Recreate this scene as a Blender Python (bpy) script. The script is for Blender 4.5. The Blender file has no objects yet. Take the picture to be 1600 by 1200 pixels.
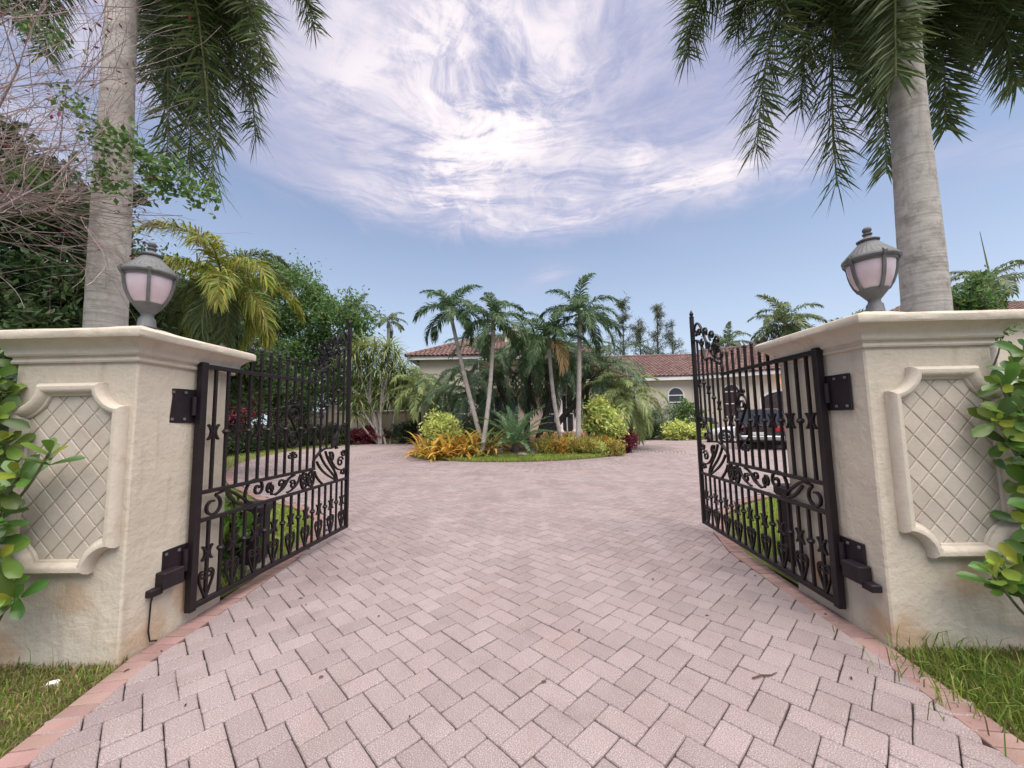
import bpy, math, random
import numpy as np
from mathutils import Vector, Matrix
random.seed(7); rng = np.random.default_rng(7)
S = bpy.context.scene
COL = S.collection
R = math.radians
# ------------------------------------------------------------------ camera
CAMH, FPX, PITCH, ROLL = 1.55, 600.0, math.atan(55/600), R(1.1)
cd = bpy.data.cameras.new('camera'); cam = bpy.data.objects.new('camera', cd); COL.objects.link(cam); S.camera = cam
cd.sensor_width = 36; cd.lens = FPX/1600*36; cd.clip_start = .05; cd.clip_end = 2000
_R0 = Vector((1, 0, 0)); _U0 = Vector((0, -math.sin(PITCH), math.cos(PITCH))); _F = Vector((0, math.cos(PITCH), math.sin(PITCH)))
_cr = _R0*math.cos(ROLL) - _U0*math.sin(ROLL); _cu = _R0*math.sin(ROLL) + _U0*math.cos(ROLL)
cam.matrix_world = Matrix((( _cr.x, _cu.x, -_F.x, 0), (_cr.y, _cu.y, -_F.y, 0), (_cr.z, _cu.z, -_F.z, CAMH), (0, 0, 0, 1)))
def ray(u, v): return _F + _cr*((u-800)/FPX) + _cu*((600-v)/FPX)
def at(u, v, Y):
    d = ray(u, v); t = Y/d.y; return Vector((d.x*t, Y, CAMH+d.z*t))
def gnd(u, v, z=0.):
    d = ray(u, v); t = (z-CAMH)/d.z; return Vector((d.x*t, d.y*t, z))
# ------------------------------------------------------------------ light
SUN_EL, SUN_AZ = R(72), R(150)
w = bpy.data.worlds.new('World'); S.world = w; w.use_nodes = True
nt = w.node_tree; nt.nodes.clear(); N = nt.nodes.new; LK = nt.links.new
def wmath(op, a, b=None, c=None, clamp=False):
    n = N('ShaderNodeMath'); n.operation = op; n.use_clamp = clamp
    for i, x in enumerate((a, b, c)):
        if x is None: continue
        if isinstance(x, (int, float)): n.inputs[i].default_value = x
        else: LK(x, n.inputs[i])
    return n.outputs[0]
def wsmooth(x, a, b):
    n = N('ShaderNodeMapRange'); n.interpolation_type = 'SMOOTHSTEP'; LK(x, n.inputs[0])
    n.inputs[1].default_value = a; n.inputs[2].default_value = b; n.inputs[3].default_value = 0; n.inputs[4].default_value = 1
    return n.outputs[0]
def wnoise(vec, sc, det, rough, dist=0, lac=2):
    n = N('ShaderNodeTexNoise'); LK(vec, n.inputs['Vector']); n.inputs['Scale'].default_value = sc; n.inputs['Detail'].default_value = det
    n.inputs['Roughness'].default_value = rough; n.inputs['Distortion'].default_value = dist; n.inputs['Lacunarity'].default_value = lac
    return n
sky = N('ShaderNodeTexSky'); sky.sky_type = 'NISHITA'; sky.sun_disc = False; sky.sun_elevation = SUN_EL; sky.sun_rotation = SUN_AZ
sky.air_density = 1.0; sky.dust_density = 1.0; sky.ozone_density = 1.2
tc = N('ShaderNodeTexCoord'); sp = N('ShaderNodeSeparateXYZ'); LK(tc.outputs['Generated'], sp.inputs[0])
zz = wmath('MAXIMUM', sp.outputs[2], .04)
px = wmath('DIVIDE', sp.outputs[0], zz); py = wmath('DIVIDE', sp.outputs[1], zz)
cb = N('ShaderNodeCombineXYZ'); LK(px, cb.inputs[0]); LK(py, cb.inputs[1])
wp = wnoise(cb.outputs[0], .9, 3, .5)
sub = N('ShaderNodeVectorMath'); sub.operation = 'SUBTRACT'; LK(wp.outputs['Color'], sub.inputs[0]); sub.inputs[1].default_value = (.5, .5, .5)
scl = N('ShaderNodeVectorMath'); scl.operation = 'SCALE'; LK(sub.outputs[0], scl.inputs[0]); scl.inputs['Scale'].default_value = .9
add = N('ShaderNodeVectorMath'); add.operation = 'ADD'; LK(cb.outputs[0], add.inputs[0]); LK(scl.outputs[0], add.inputs[1])
# the fan of cirrus: polar coordinates about a point overhead, so wisps sweep in arcs
sp2 = N('ShaderNodeSeparateXYZ'); LK(add.outputs[0], sp2.inputs[0])
fx = wmath('SUBTRACT', sp2.outputs[0], .1); fy = wmath('SUBTRACT', sp2.outputs[1], .1)
rad = wmath('SQRT', wmath('ADD', wmath('MULTIPLY', fx, fx), wmath('MULTIPLY', fy, fy)))
ang = wmath('ARCTAN2', fx, fy)
cb2 = N('ShaderNodeCombineXYZ'); LK(wmath('MULTIPLY', ang, .75), cb2.inputs[0]); LK(wmath('MULTIPLY', rad, 2.3), cb2.inputs[1])
n1 = wnoise(cb2.outputs[0], 2.6, 12, .68, .6)
vst = N('ShaderNodeVectorMath'); vst.operation = 'MULTIPLY'; LK(add.outputs[0], vst.inputs[0]); vst.inputs[1].default_value = (2.3, .85, 1)
n2 = wnoise(vst.outputs[0], 1.15, 10, .64, .7)
core = wnoise(add.outputs[0], 1.25, 4, .55, .4)
n3 = wnoise(cb.outputs[0], .55, 3, .5)
fib = wnoise(add.outputs[0], 7.5, 8, .7, 1.5)
wis = wmath('ADD', wmath('ADD', wmath('MULTIPLY', n1.outputs[0], .5), wmath('MULTIPLY', n2.outputs[0], .35)), wmath('MULTIPLY', fib.outputs[0], .25))
ex = wmath('DIVIDE', wmath('SUBTRACT', px, .12), 1.5); ey = wmath('DIVIDE', wmath('SUBTRACT', py, .75), 1.38)
ed = wmath('SQRT', wmath('ADD', wmath('MULTIPLY', ex, ex), wmath('MULTIPLY', ey, ey)))
ed = wmath('ADD', ed, wmath('MULTIPLY', wmath('SUBTRACT', n2.outputs[0], .5), .55))
bank = wmath('SUBTRACT', 1.0, wsmooth(ed, .72, 1.08))
oth = wsmooth(n3.outputs[0], .52, .72)
msk = wmath('MAXIMUM', bank, wmath('MULTIPLY', oth, .75))
msk = wmath('MULTIPLY', msk, wsmooth(sp.outputs[2], .10, .30))
def gauss(cx_, sx_, cy_, sy_):
    a_ = wmath('DIVIDE', wmath('SUBTRACT', sp2.outputs[0], cx_), sx_); b_ = wmath('DIVIDE', wmath('SUBTRACT', sp2.outputs[1], cy_), sy_)
    return wmath('POWER', 2.718, wmath('MULTIPLY', wmath('ADD', wmath('MULTIPLY', a_, a_), wmath('MULTIPLY', b_, b_)), -1.0))
cmask = wmath('MAXIMUM', wmath('MAXIMUM', gauss(-.12, .46, 1.2, 1.1), gauss(.0, .85, 1.78, .48)), wmath('MAXIMUM', gauss(.80, .62, 1.50, .34), wmath('MULTIPLY', wsmooth(n3.outputs[0], .5, .7), .8)))
thick = wmath('MULTIPLY', wmath('MULTIPLY', msk, wsmooth(wis, .40, .64)), wmath('ADD', wmath('MULTIPLY', cmask, wmath('ADD', wmath('MULTIPLY', wsmooth(core.outputs[0], .36, .58), .75), .40)), .10), clamp=True)
veil = wmath('MULTIPLY', msk, .42)
fac = wmath('ADD', veil, wmath('MULTIPLY', thick, .95), clamp=True)
sk2 = N('ShaderNodeMix'); sk2.data_type = 'RGBA'; sk2.blend_type = 'MULTIPLY'; sk2.inputs[0].default_value = 1
LK(sky.outputs[0], sk2.inputs[6]); sk2.inputs[7].default_value = (1.05, 1.0, 1.05, 1)
hz = N('ShaderNodeMix'); hz.data_type = 'RGBA'; LK(wmath('MULTIPLY', wmath('POWER', wmath('SUBTRACT', 1.0, wmath('MAXIMUM', sp.outputs[2], 0.0)), 2.3), .92), hz.inputs[0]); LK(sk2.outputs[2], hz.inputs[6]); hz.inputs[7].default_value = (4.7, 5.5, 6.5, 1)
mx = N('ShaderNodeMix'); mx.data_type = 'RGBA'; LK(fac, mx.inputs[0]); LK(hz.outputs[2], mx.inputs[6]); ccol = N('ShaderNodeMix'); ccol.data_type = 'RGBA'; LK(thick, ccol.inputs[0]); ccol.inputs[6].default_value = (3.9, 3.75, 5.1, 1); ccol.inputs[7].default_value = (7.4, 6.8, 6.7, 1); LK(ccol.outputs[2], mx.inputs[7])
bg = N('ShaderNodeBackground'); LK(mx.outputs[2], bg.inputs[0]); bg.inputs[1].default_value = .05
wo = N('ShaderNodeOutputWorld'); LK(bg.outputs[0], wo.inputs[0])
sd = bpy.data.lights.new('sun', 'SUN'); sd.energy = 2.3; sd.angle = R(80); sd.color = (1, .93, .83)
so = bpy.data.objects.new('sun', sd); COL.objects.link(so)
so.rotation_euler = Vector((math.sin(SUN_AZ)*math.cos(SUN_EL), math.cos(SUN_AZ)*math.cos(SUN_EL), math.sin(SUN_EL))).to_track_quat('Z', 'Y').to_euler()
S.view_settings.view_transform = 'Standard'; S.view_settings.look = 'None'; S.view_settings.gamma = 1; S.view_settings.exposure = 1.62
S.view_settings.use_curve_mapping = False
# ------------------------------------------------------------------ helpers
class NB:
    """collects vertices and faces, links them as one mesh"""
    def __init__(s): s.V = []; s.L = []; s.C = []; s.M = []; s.n = 0
    def add(s, V, F, mi=0):
        V = np.asarray(V, dtype=np.float32).reshape(-1, 3)
        if isinstance(F, np.ndarray):
            s.L.append((F + s.n).ravel()); s.C.append(np.full(len(F), F.shape[1])); s.M.append(np.full(len(F), mi))
        else:
            s.L.append(np.array([i + s.n for f in F for i in f])); s.C.append(np.array([len(f) for f in F])); s.M.append(np.full(len(F), mi))
        s.V.append(V); s.n += len(V)
    def box(s, a, b, mi=0):
        x0, y0, z0 = a; x1, y1, z1 = b
        s.add([(x0, y0, z0), (x1, y0, z0), (x1, y1, z0), (x0, y1, z0), (x0, y0, z1), (x1, y0, z1), (x1, y1, z1), (x0, y1, z1)],
              [(3, 2, 1, 0), (4, 5, 6, 7), (0, 1, 5, 4), (1, 2, 6, 5), (2, 3, 7, 6), (3, 0, 4, 7)], mi)
    def bbox(s, a, b, c=.01, mi=0):
        """box with chamfered edges"""
        a = np.array(a); b = np.array(b); m = (a+b)/2; h = (b-a)/2; c = min(c, *(h*.45)); P = []; ix = {}
        for sx in (-1, 1):
            for sy in (-1, 1):
                for sz in (-1, 1):
                    for ax in range(3):
                        d = h - c; d = d.copy(); d[ax] = h[ax]; ix[(sx, sy, sz, ax)] = len(P); P.append(m + d*np.array((sx, sy, sz)))
        F = []
        def q(k, ax): return ix[(*k, ax)]
        for ax in range(3):
            o = [i for i in range(3) if i != ax]
            for sg in (-1, 1):
                f = []
                for s1, s2 in ((-1, -1), (1, -1), (1, 1), (-1, 1)):
                    k = [0, 0, 0]; k[ax] = sg; k[o[0]] = s1; k[o[1]] = s2; f.append(q(k, ax))
                F.append(tuple(f if (sg > 0) == (ax != 1) else f[::-1]))
            for s1 in (-1, 1):
                for s2 in (-1, 1):
                    k0 = [0, 0, 0]; k1 = [0, 0, 0]; k0[ax] = -1; k1[ax] = 1
                    for k in (k0, k1): k[o[0]] = s1; k[o[1]] = s2
                    F.append((q(k0, o[0]), q(k1, o[0]), q(k1, o[1]), q(k0, o[1])))
        for sx in (-1, 1):
            for sy in (-1, 1):
                for sz in (-1, 1): F.append(tuple(ix[(sx, sy, sz, a_)] for a_ in range(3)))
        s.add(P, F, mi)
    def lathe(s, prof, n=24, c=(0, 0, 0), mi=0):
        V = []; F = []; m = len(prof)
        for j in range(n):
            a = 2*math.pi*j/n
            for r, z in prof: V.append((c[0]+r*math.cos(a), c[1]+r*math.sin(a), c[2]+z))
        for j in range(n):
            k = (j+1) % n
            for i in range(m-1): F.append((j*m+i, k*m+i, k*m+i+1, j*m+i+1))
        s.add(V, F, mi)
    def tube(s, pts, rad, n=6, mi=0, cap=True):
        P = [Vector(p) for p in pts]; m = len(P); V = []; F = []
        if isinstance(rad, (int, float)): rad = [rad]*m
        up = None
        for i in range(m):
            t = (P[min(i+1, m-1)] - P[max(i-1, 0)])
            if t.length < 1e-9: t = Vector((0, 0, 1))
            t.normalize()
            if up is None: up = t.orthogonal()
            x = (up - t*up.dot(t))
            if x.length < 1e-6: x = t.orthogonal()
            x.normalize(); y = t.cross(x); up = x
            for j in range(n):
                a = 2*math.pi*j/n; V.append(P[i] + (x*math.cos(a) + y*math.sin(a))*rad[i])
        for i in range(m-1):
            for j in range(n):
                k = (j+1) % n; F.append((i*n+j, i*n+k, (i+1)*n+k, (i+1)*n+j))
        if cap: F.append(tuple(range(n))[::-1]); F.append(tuple(range((m-1)*n, m*n)))
        s.add(V, F, mi)
    def prism(s, poly, z0, z1, mi=0):
        n = len(poly)
        s.add([(x, y, z0) for x, y in poly] + [(x, y, z1) for x, y in poly], [tuple(range(n))[::-1], tuple(range(n, 2*n))] + [(i, (i+1) % n, n+(i+1) % n, n+i) for i in range(n)], mi)
    def ribbon(s, path, t=.006, w=.011, mi=0):
        """flat iron bar swept along a path of (x, z); w = half depth in y"""
        P = np.array(path, dtype=float); n = len(P); d = np.gradient(P, axis=0); d /= np.maximum(np.linalg.norm(d, axis=1, keepdims=True), 1e-9)
        nx = np.stack([-d[:, 1], d[:, 0]], 1)*t; V = []
        for i in range(n):
            a = P[i]+nx[i]; b = P[i]-nx[i]
            V += [(a[0], -w, a[1]), (a[0], w, a[1]), (b[0], w, b[1]), (b[0], -w, b[1])]
        F = [(i*4+j, i*4+(j+1) % 4, i*4+4+(j+1) % 4, i*4+4+j) for i in range(n-1) for j in range(4)]
        F += [(3, 2, 1, 0), tuple(range(n*4-4, n*4))]
        s.add(V, F, mi)
    def mesh(s, name, mats, smooth=None):
        V = np.concatenate(s.V); L = np.concatenate(s.L).astype(np.int32); C = np.concatenate(s.C).astype(np.int32)
        me = bpy.data.meshes.new(name); me.vertices.add(len(V)); me.vertices.foreach_set('co', V.ravel())
        me.loops.add(len(L)); me.loops.foreach_set('vertex_index', L); me.polygons.add(len(C))
        me.polygons.foreach_set('loop_start', np.concatenate([[0], np.cumsum(C)[:-1]]).astype(np.int32))
        if not isinstance(mats, (list, tuple)): mats = [mats]
        for m in mats: me.materials.append(m)
        if len(mats) > 1: me.polygons.foreach_set('material_index', np.concatenate(s.M).astype(np.int32))
        me.polygons.foreach_set('use_smooth', np.full(len(C), smooth is not None))
        me.update(calc_edges=True)
        if smooth is not None and smooth < 3: me.set_sharp_from_angle(angle=smooth)
        return me
    def build(s, name, mats, parent=None, smooth=None, loc=None, rz=None):
        return link(name, s.mesh(name, mats, smooth), parent, loc, rz)
def link(name, me, parent=None, loc=None, rz=None):
    o = bpy.data.objects.new(name, me); COL.objects.link(o)
    if parent: o.parent = parent
    if loc is not None: o.location = loc
    if rz is not None: o.rotation_euler = (0, 0, rz)
    return o
def empty(name, loc=(0, 0, 0), rz=0): return link(name, None, None, loc, rz)
def tag(o, label=None, cat=None, group=None, kind=None):
    for k, v in (('label', label), ('category', cat), ('group', group), ('kind', kind)):
        if v: o[k] = v
    return o
def copy_tree(o, parent=None):
    c = o.copy(); COL.objects.link(c); c.parent = parent
    for ch in list(o.children): copy_tree(ch, c)
    return c
def bez(p0, p1, p2, p3, n=16):
    t = np.linspace(0, 1, n)[:, None]; p0, p1, p2, p3 = (np.array(p, float) for p in (p0, p1, p2, p3))
    return (1-t)**3*p0 + 3*(1-t)**2*t*p1 + 3*(1-t)*t*t*p2 + t**3*p3
def spline(pts, n=8):
    P = [np.array(p, float) for p in pts]; P = [2*P[0]-P[1]] + P + [2*P[-1]-P[-2]]; out = []
    for i in range(1, len(P)-2):
        for k in range(n):
            t = k/n; out.append(.5*((2*P[i]) + (-P[i-1]+P[i+1])*t + (2*P[i-1]-5*P[i]+4*P[i+1]-P[i+2])*t*t + (-P[i-1]+3*P[i]-3*P[i+1]+P[i+2])*t**3))
    out.append(P[-2]); return np.array(out)
def spiral(cx, cz, r0, r1, a0, turns, n=26):
    t = np.linspace(0, 1, n); a = a0 + turns*2*math.pi*t; r = r0 + (r1-r0)*t
    return np.stack([cx + r*np.cos(a), cz + r*np.sin(a)], 1)
def clip(poly, nx, ny, d):
    """keep the side where nx*x+ny*y <= d"""
    out = []; n = len(poly)
    for i in range(n):
        a = poly[i]; b = poly[(i+1) % n]; fa = nx*a[0]+ny*a[1]-d; fb = nx*b[0]+ny*b[1]-d
        if fa <= 0: out.append(a)
        if fa*fb < 0: t = fa/(fa-fb); out.append((a[0]+t*(b[0]-a[0]), a[1]+t*(b[1]-a[1])))
    return out
def area(p): return .5*sum(p[i][0]*p[(i+1) % len(p)][1]-p[(i+1) % len(p)][0]*p[i][1] for i in range(len(p)))
# ------------------------------------------------------------------ materials
def mat(name, col, rough=.8, var=.12, vs=4, bump=0, bs=40, spec=.3, metal=0, isl=0, trans=0, col2=None, speck=0, stain=None, emit=None, coat=0, hue=0, streak=None, rings=None, bump2=None):
    m = bpy.data.materials.new(name); m.use_nodes = True; nt = m.node_tree; nt.nodes.clear(); N = nt.nodes.new; LK = nt.links.new
    out = N('ShaderNodeOutputMaterial'); b = N('ShaderNodeBsdfPrincipled'); b.inputs['Roughness'].default_value = rough; b.inputs['Metallic'].default_value = metal
    b.inputs['Specular IOR Level'].default_value = spec; b.inputs['Coat Weight'].default_value = coat
    tc = N('ShaderNodeTexCoord'); vec = tc.outputs['Object']
    def noise(sc, det=4, ro=.6):
        n = N('ShaderNodeTexNoise'); LK(vec, n.inputs['Vector']); n.inputs['Scale'].default_value = sc; n.inputs['Detail'].default_value = det; n.inputs['Roughness'].default_value = ro; return n
    def mixc(f, a, c, mode='MIX'):
        x = N('ShaderNodeMix'); x.data_type = 'RGBA'; x.blend_type = mode
        for s, v in ((x.inputs[0], f), (x.inputs[6], a), (x.inputs[7], c)):
            if isinstance(v, (int, float)): s.default_value = v
            elif isinstance(v, tuple): s.default_value = (*v[:3], 1)
            else: LK(v, s)
        return x.outputs[2]
    def ramp(x, a, c):
        r = N('ShaderNodeMapRange'); LK(x, r.inputs[0]); r.inputs[1].default_value = a; r.inputs[2].default_value = c; return r.outputs[0]
    lo = tuple(c*(1-var) for c in col); hi = tuple(min(1, c*(1+var)) for c in (col2 or col))
    nz = noise(vs, 5, .65); c = mixc(ramp(nz.outputs[0], .3, .7), lo, hi)
    if speck:
        sn = noise(150, 2, .85); c = mixc(ramp(sn.outputs[0], .53, .66), c, tuple(min(1, x*(1+speck)) for x in col)); c = mixc(ramp(sn.outputs[0], .45, .33), c, tuple(x*(1-speck*.55) for x in col))
    if stain:
        s2 = noise(stain[1], 6, .7); c = mixc(ramp(s2.outputs[0], stain[2], stain[3]), c, stain[0])
    def snoise(scale, sc, det=5, ro=.65):
        mp = N('ShaderNodeMapping'); LK(vec, mp.inputs[0]); mp.inputs['Scale'].default_value = scale; n = N('ShaderNodeTexNoise'); LK(mp.outputs[0], n.inputs['Vector']); n.inputs['Scale'].default_value = sc; n.inputs['Detail'].default_value = det; n.inputs['Roughness'].default_value = ro; return n
    hgt = []
    if streak:
        s3 = snoise(streak[1], 1); c = mixc(ramp(s3.outputs[0], streak[2], streak[3]), c, streak[0]); hgt.append((s3.outputs[0], streak[4]))
    if rings:
        s4 = snoise(rings[1], 1, 3, .5); c = mixc(ramp(s4.outputs[0], rings[2], rings[3]), c, rings[0]); hgt.append((s4.outputs[0], rings[4]))
    if isl or hue:
        g = N('ShaderNodeNewGeometry'); oi = N('ShaderNodeObjectInfo'); a = N('ShaderNodeMath'); a.operation = 'ADD'; LK(g.outputs['Random Per Island'], a.inputs[0]); LK(oi.outputs['Random'], a.inputs[1])
        fr = N('ShaderNodeMath'); fr.operation = 'FRACT'; LK(a.outputs[0], fr.inputs[0])
        hs = N('ShaderNodeHueSaturation'); LK(c, hs.inputs['Color'])
        mr = N('ShaderNodeMapRange'); LK(fr.outputs[0], mr.inputs[0]); mr.inputs[3].default_value = 1-isl; mr.inputs[4].default_value = 1+isl; LK(mr.outputs[0], hs.inputs['Value'])
        if hue:
            m2 = N('ShaderNodeMath'); m2.operation = 'MULTIPLY'; LK(fr.outputs[0], m2.inputs[0]); m2.inputs[1].default_value = 7.31; f2 = N('ShaderNodeMath'); f2.operation = 'FRACT'; LK(m2.outputs[0], f2.inputs[0])
            mh = N('ShaderNodeMapRange'); LK(f2.outputs[0], mh.inputs[0]); mh.inputs[3].default_value = .5-hue; mh.inputs[4].default_value = .5+hue; LK(mh.outputs[0], hs.inputs['Hue'])
        c = hs.outputs[0]
    LK(c, b.inputs['Base Color'])
    if bump:
        bn = noise(bs, 6, .65); bp = N('ShaderNodeBump'); bp.inputs['Strength'].default_value = 1; bp.inputs['Distance'].default_value = bump; LK(bn.outputs[0], bp.inputs['Height']); nrm = bp.outputs[0]
        if bump2: hgt.append((noise(bump2[0], 3, .5).outputs[0], bump2[1]))
        for hs_, dist in hgt:
            b2 = N('ShaderNodeBump'); b2.inputs['Strength'].default_value = 1; b2.inputs['Distance'].default_value = dist; LK(hs_, b2.inputs['Height']); LK(nrm, b2.inputs['Normal']); nrm = b2.outputs[0]
        LK(nrm, b.inputs['Normal'])
    sh = b.outputs[0]
    if emit: b.inputs['Emission Color'].default_value = (*emit[0], 1); b.inputs['Emission Strength'].default_value = emit[1]
    if trans:
        t = N('ShaderNodeBsdfTranslucent'); LK(c, t.inputs[0]); x = N('ShaderNodeMixShader'); x.inputs[0].default_value = trans; LK(sh, x.inputs[1]); LK(t.outputs[0], x.inputs[2]); sh = x.outputs[0]
    LK(sh, out.inputs[0]); return m
def leafm(name, col, isl=.35, hue=.025, trans=.40, rough=.5, spec=.35, **k): return mat(name, col, rough, .15, 1.5, isl=isl, hue=hue, trans=trans, spec=spec, **k)
M = {}
M['paver'] = mat('paver_concrete', (.245, .201, .202), .85, .10, 1.3, .002, 150, .25, isl=.10, speck=.85, stain=((.185, .145, .148), .6, .5, .78), hue=.006)
M['brick'] = mat('border_brick', (.255, .165, .15), .88, .14, 2.2, .0012, 140, .2, isl=.16, speck=.22, hue=.012)
M['joint'] = mat('joint_sand', (.042, .028, .027), .95, .3, 9, .003, 60, stain=((.06, .065, .03), 1.3, .55, .7))
M['stucco'] = mat('pillar_stucco', (.535, .47, .38), .9, .10, 1.6, .006, 34, .2, stain=((.47, .36, .25), 2.6, .56, .80), streak=((.42, .355, .27), (9, 9, .8), .54, .78, .006), bump2=(9, .010))
M['stone'] = mat('cast_stone', (.55, .485, .40), .9, .08, 5, .004, 60, .2, stain=((.36, .28, .22), 5, .55, .82), streak=((.44, .375, .30), (7, 7, 1.2), .55, .8, .002))
M['tilestone'] = mat('panel_tile_stone', (.49, .43, .36), .9, .1, 3, .003, 50, .2, isl=.08, stain=((.38, .30, .25), 2.2, .54, .78))
M['groove'] = mat('panel_groove', (.40, .345, .285), .95, .1, 8)
M['iron'] = mat('wrought_iron', (.015, .010, .012), .42, .3, 14, .0008, 90, .3, stain=((.04, .02, .018), 9, .62, .85))
M['ironplate'] = mat('iron_plate', (.016, .010, .013), .55, .35, 9, .001, 60, .3)
M['lampmetal'] = mat('lamp_metal', (.105, .105, .11), .6, .25, 9, .001, 60, .4, stain=((.24, .22, .20), 8, .58, .8))
M['lampglass'] = mat('lamp_glass', (.70, .57, .63), .14, .08, 6, 0, 10, .6, trans=.3, coat=.5)
M['trunk_royal'] = mat('royal_palm_bark', (.42, .385, .35), .9, .2, 2.2, .004, 30, .2, stain=((.20, .175, .155), 4.5, .48, .72), streak=((.27, .235, .21), (5, 5, .45), .50, .72, .006), rings=((.24, .21, .185), (.6, .6, 22), .56, .72, .008))
M['trunk_palm'] = mat('palm_bark', (.38, .34, .31), .9, .25, 5, .01, 18, .2)
M['trunk_dark'] = mat('dark_bark', (.09, .07, .065), .9, .3, 5, .01, 18, .2)
M['twig'] = mat('twig_bark', (.36, .27, .26), .9, .3, 6, isl=.3)
M['shaft'] = mat('palm_crownshaft', (.15, .17, .09), .6, .25, 4)
M['rachis'] = mat('frond_rib', (.16, .17, .06), .6, .2, 4)
M['royal'] = leafm('royal_leaf', (.105, .14, .048), .45, .03)
M['golden'] = leafm('golden_frond_leaf', (.33, .35, .06), .5, .05)
M['xmas'] = leafm('island_palm_leaf', (0.085, 0.15, 0.065), .4, .02)
M['cluster'] = leafm('cluster_palm_leaf', (0.11, 0.175, 0.095), .35, .02)
M['pale'] = leafm('pale_frond_leaf', (0.27, 0.33, 0.13), .35, .03)
M['farpalm'] = leafm('far_palm_leaf', (0.145, 0.189, 0.080), .4, .03)
M['tip'] = leafm('dry_frond_leaf', (0.435, 0.304, 0.145), .3, .02)
M['dark'] = leafm('dark_tree_leaf', (.06, .10, .035), .5, .03)
M['mid'] = leafm('mid_tree_leaf', (.11, .19, .055), .5, .03)
M['hedge'] = leafm('hedge_leaf', (0.058, 0.087, 0.043), .5, .03)
M['pine'] = leafm('pine_leaf', (0.109, 0.131, 0.072), .4, .02)
M['clusia'] = leafm('clusia_leaf', (0.1, 0.185, 0.03), .45, .035, .25, .32, .5)
M['clusia_young'] = leafm('young_clusia_leaf', (.24, .30, .04), .35, .03, .3, .32, .5)
M['varieg'] = leafm('variegated_leaf', (0.522, 0.580, 0.174), .4, .035, .3)
M['orange'] = leafm('orange_strap_leaf', (0.52, 0.32, 0.06), .35, .035, .3)
M['croton'] = leafm('croton_leaf', (0.42, 0.36, 0.09), .5, .06, .3)
M['crimson'] = leafm('crimson_leaf', (0.160, 0.026, 0.043), .5, .02, .25)
M['cycad'] = leafm('cycad_leaf', (0.15, 0.27, 0.13), .3, .015, .25)
M['dracaena'] = leafm('dracaena_leaf', (0.26, 0.31, 0.12), .45, .03)
M['silver'] = leafm('silver_leaf', (0.290, 0.334, 0.246), .35, .02)
M['grass'] = leafm('grass_blade', (0.16, 0.22, 0.04), .45, .03, .35, .6)
M['lawngrass'] = leafm('lawn_blade', (.31, .40, .08), .4, .03, .35, .6)
M['drygrass'] = leafm('dry_grass_blade', (0.27, 0.21, 0.1), .4, .03, .3, .7)
M['lawn'] = mat('lawn_soil', (.10, .115, .035), .95, .35, 3, .01, 30)
M['soil'] = mat('ground_soil', (.075, .065, .04), .95, .35, 1.5, .02, 12, stain=((.09, .11, .035), 1.2, .45, .65))
M['mulch'] = mat('mulch', (.085, .055, .04), .95, .4, 9, .03, 20)
M['rock'] = mat('garden_rock', (.24, .21, .18), .9, .3, 5, .02, 12)
M['wall'] = mat('house_stucco', (.60, .52, .42), .9, .05, .7, .004, 14, .2)
M['white'] = mat('white_trim', (.74, .71, .68), .6, .05, 3)
M['roof'] = mat('clay_roof_tile', (.17, .105, .094), .85, .3, 1.3, .004, 22, .2, isl=.18, hue=.01)
M['glass'] = mat('window_glass', (.035, .038, .05), .12, .2, 1, spec=.6)
M['darkdoor'] = mat('dark_wood', (.06, .04, .045), .5, .3, 4)
M['step'] = mat('brick_step', (.36, .19, .16), .85, .15, 5)
M['sconce'] = mat('sconce_glow', (.9, .5, .2), .5, 0, 1, emit=((1, .42, .12), 5))
M['carwhite'] = mat('car_paint_white', (.62, .62, .66), .22, .02, 1, spec=.5, coat=.6)
M['cardark'] = mat('car_paint_dark', (.030, .022, .028), .2, .05, 1, spec=.5, coat=.8)
M['cargrey'] = mat('car_paint_grey', (.20, .20, .22), .25, .05, 1, spec=.5, coat=.6)
M['tyre'] = mat('tyre_rubber', (.02, .02, .022), .85, .1, 4)
M['rim'] = mat('alloy_rim', (.40, .40, .42), .35, .05, 4, metal=.8)
M['tail'] = mat('tail_light', (.42, .015, .02), .2, .05, 4, spec=.6)
M['plate'] = mat('number_plate', (.6, .6, .58), .5, .05, 4)
M['boxblack'] = mat('operator_box', (.028, .022, .028), .55, .2, 4, .0005, 200)
M['sticker'] = mat('pale_sticker', (.62, .58, .56), .6, .15, 40)
M['fallen'] = mat('fallen_leaf', (.10, .055, .04), .9, .3, 20)
M['antenna'] = mat('grey_mast', (.12, .12, .13), .6, .1, 4)

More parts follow.
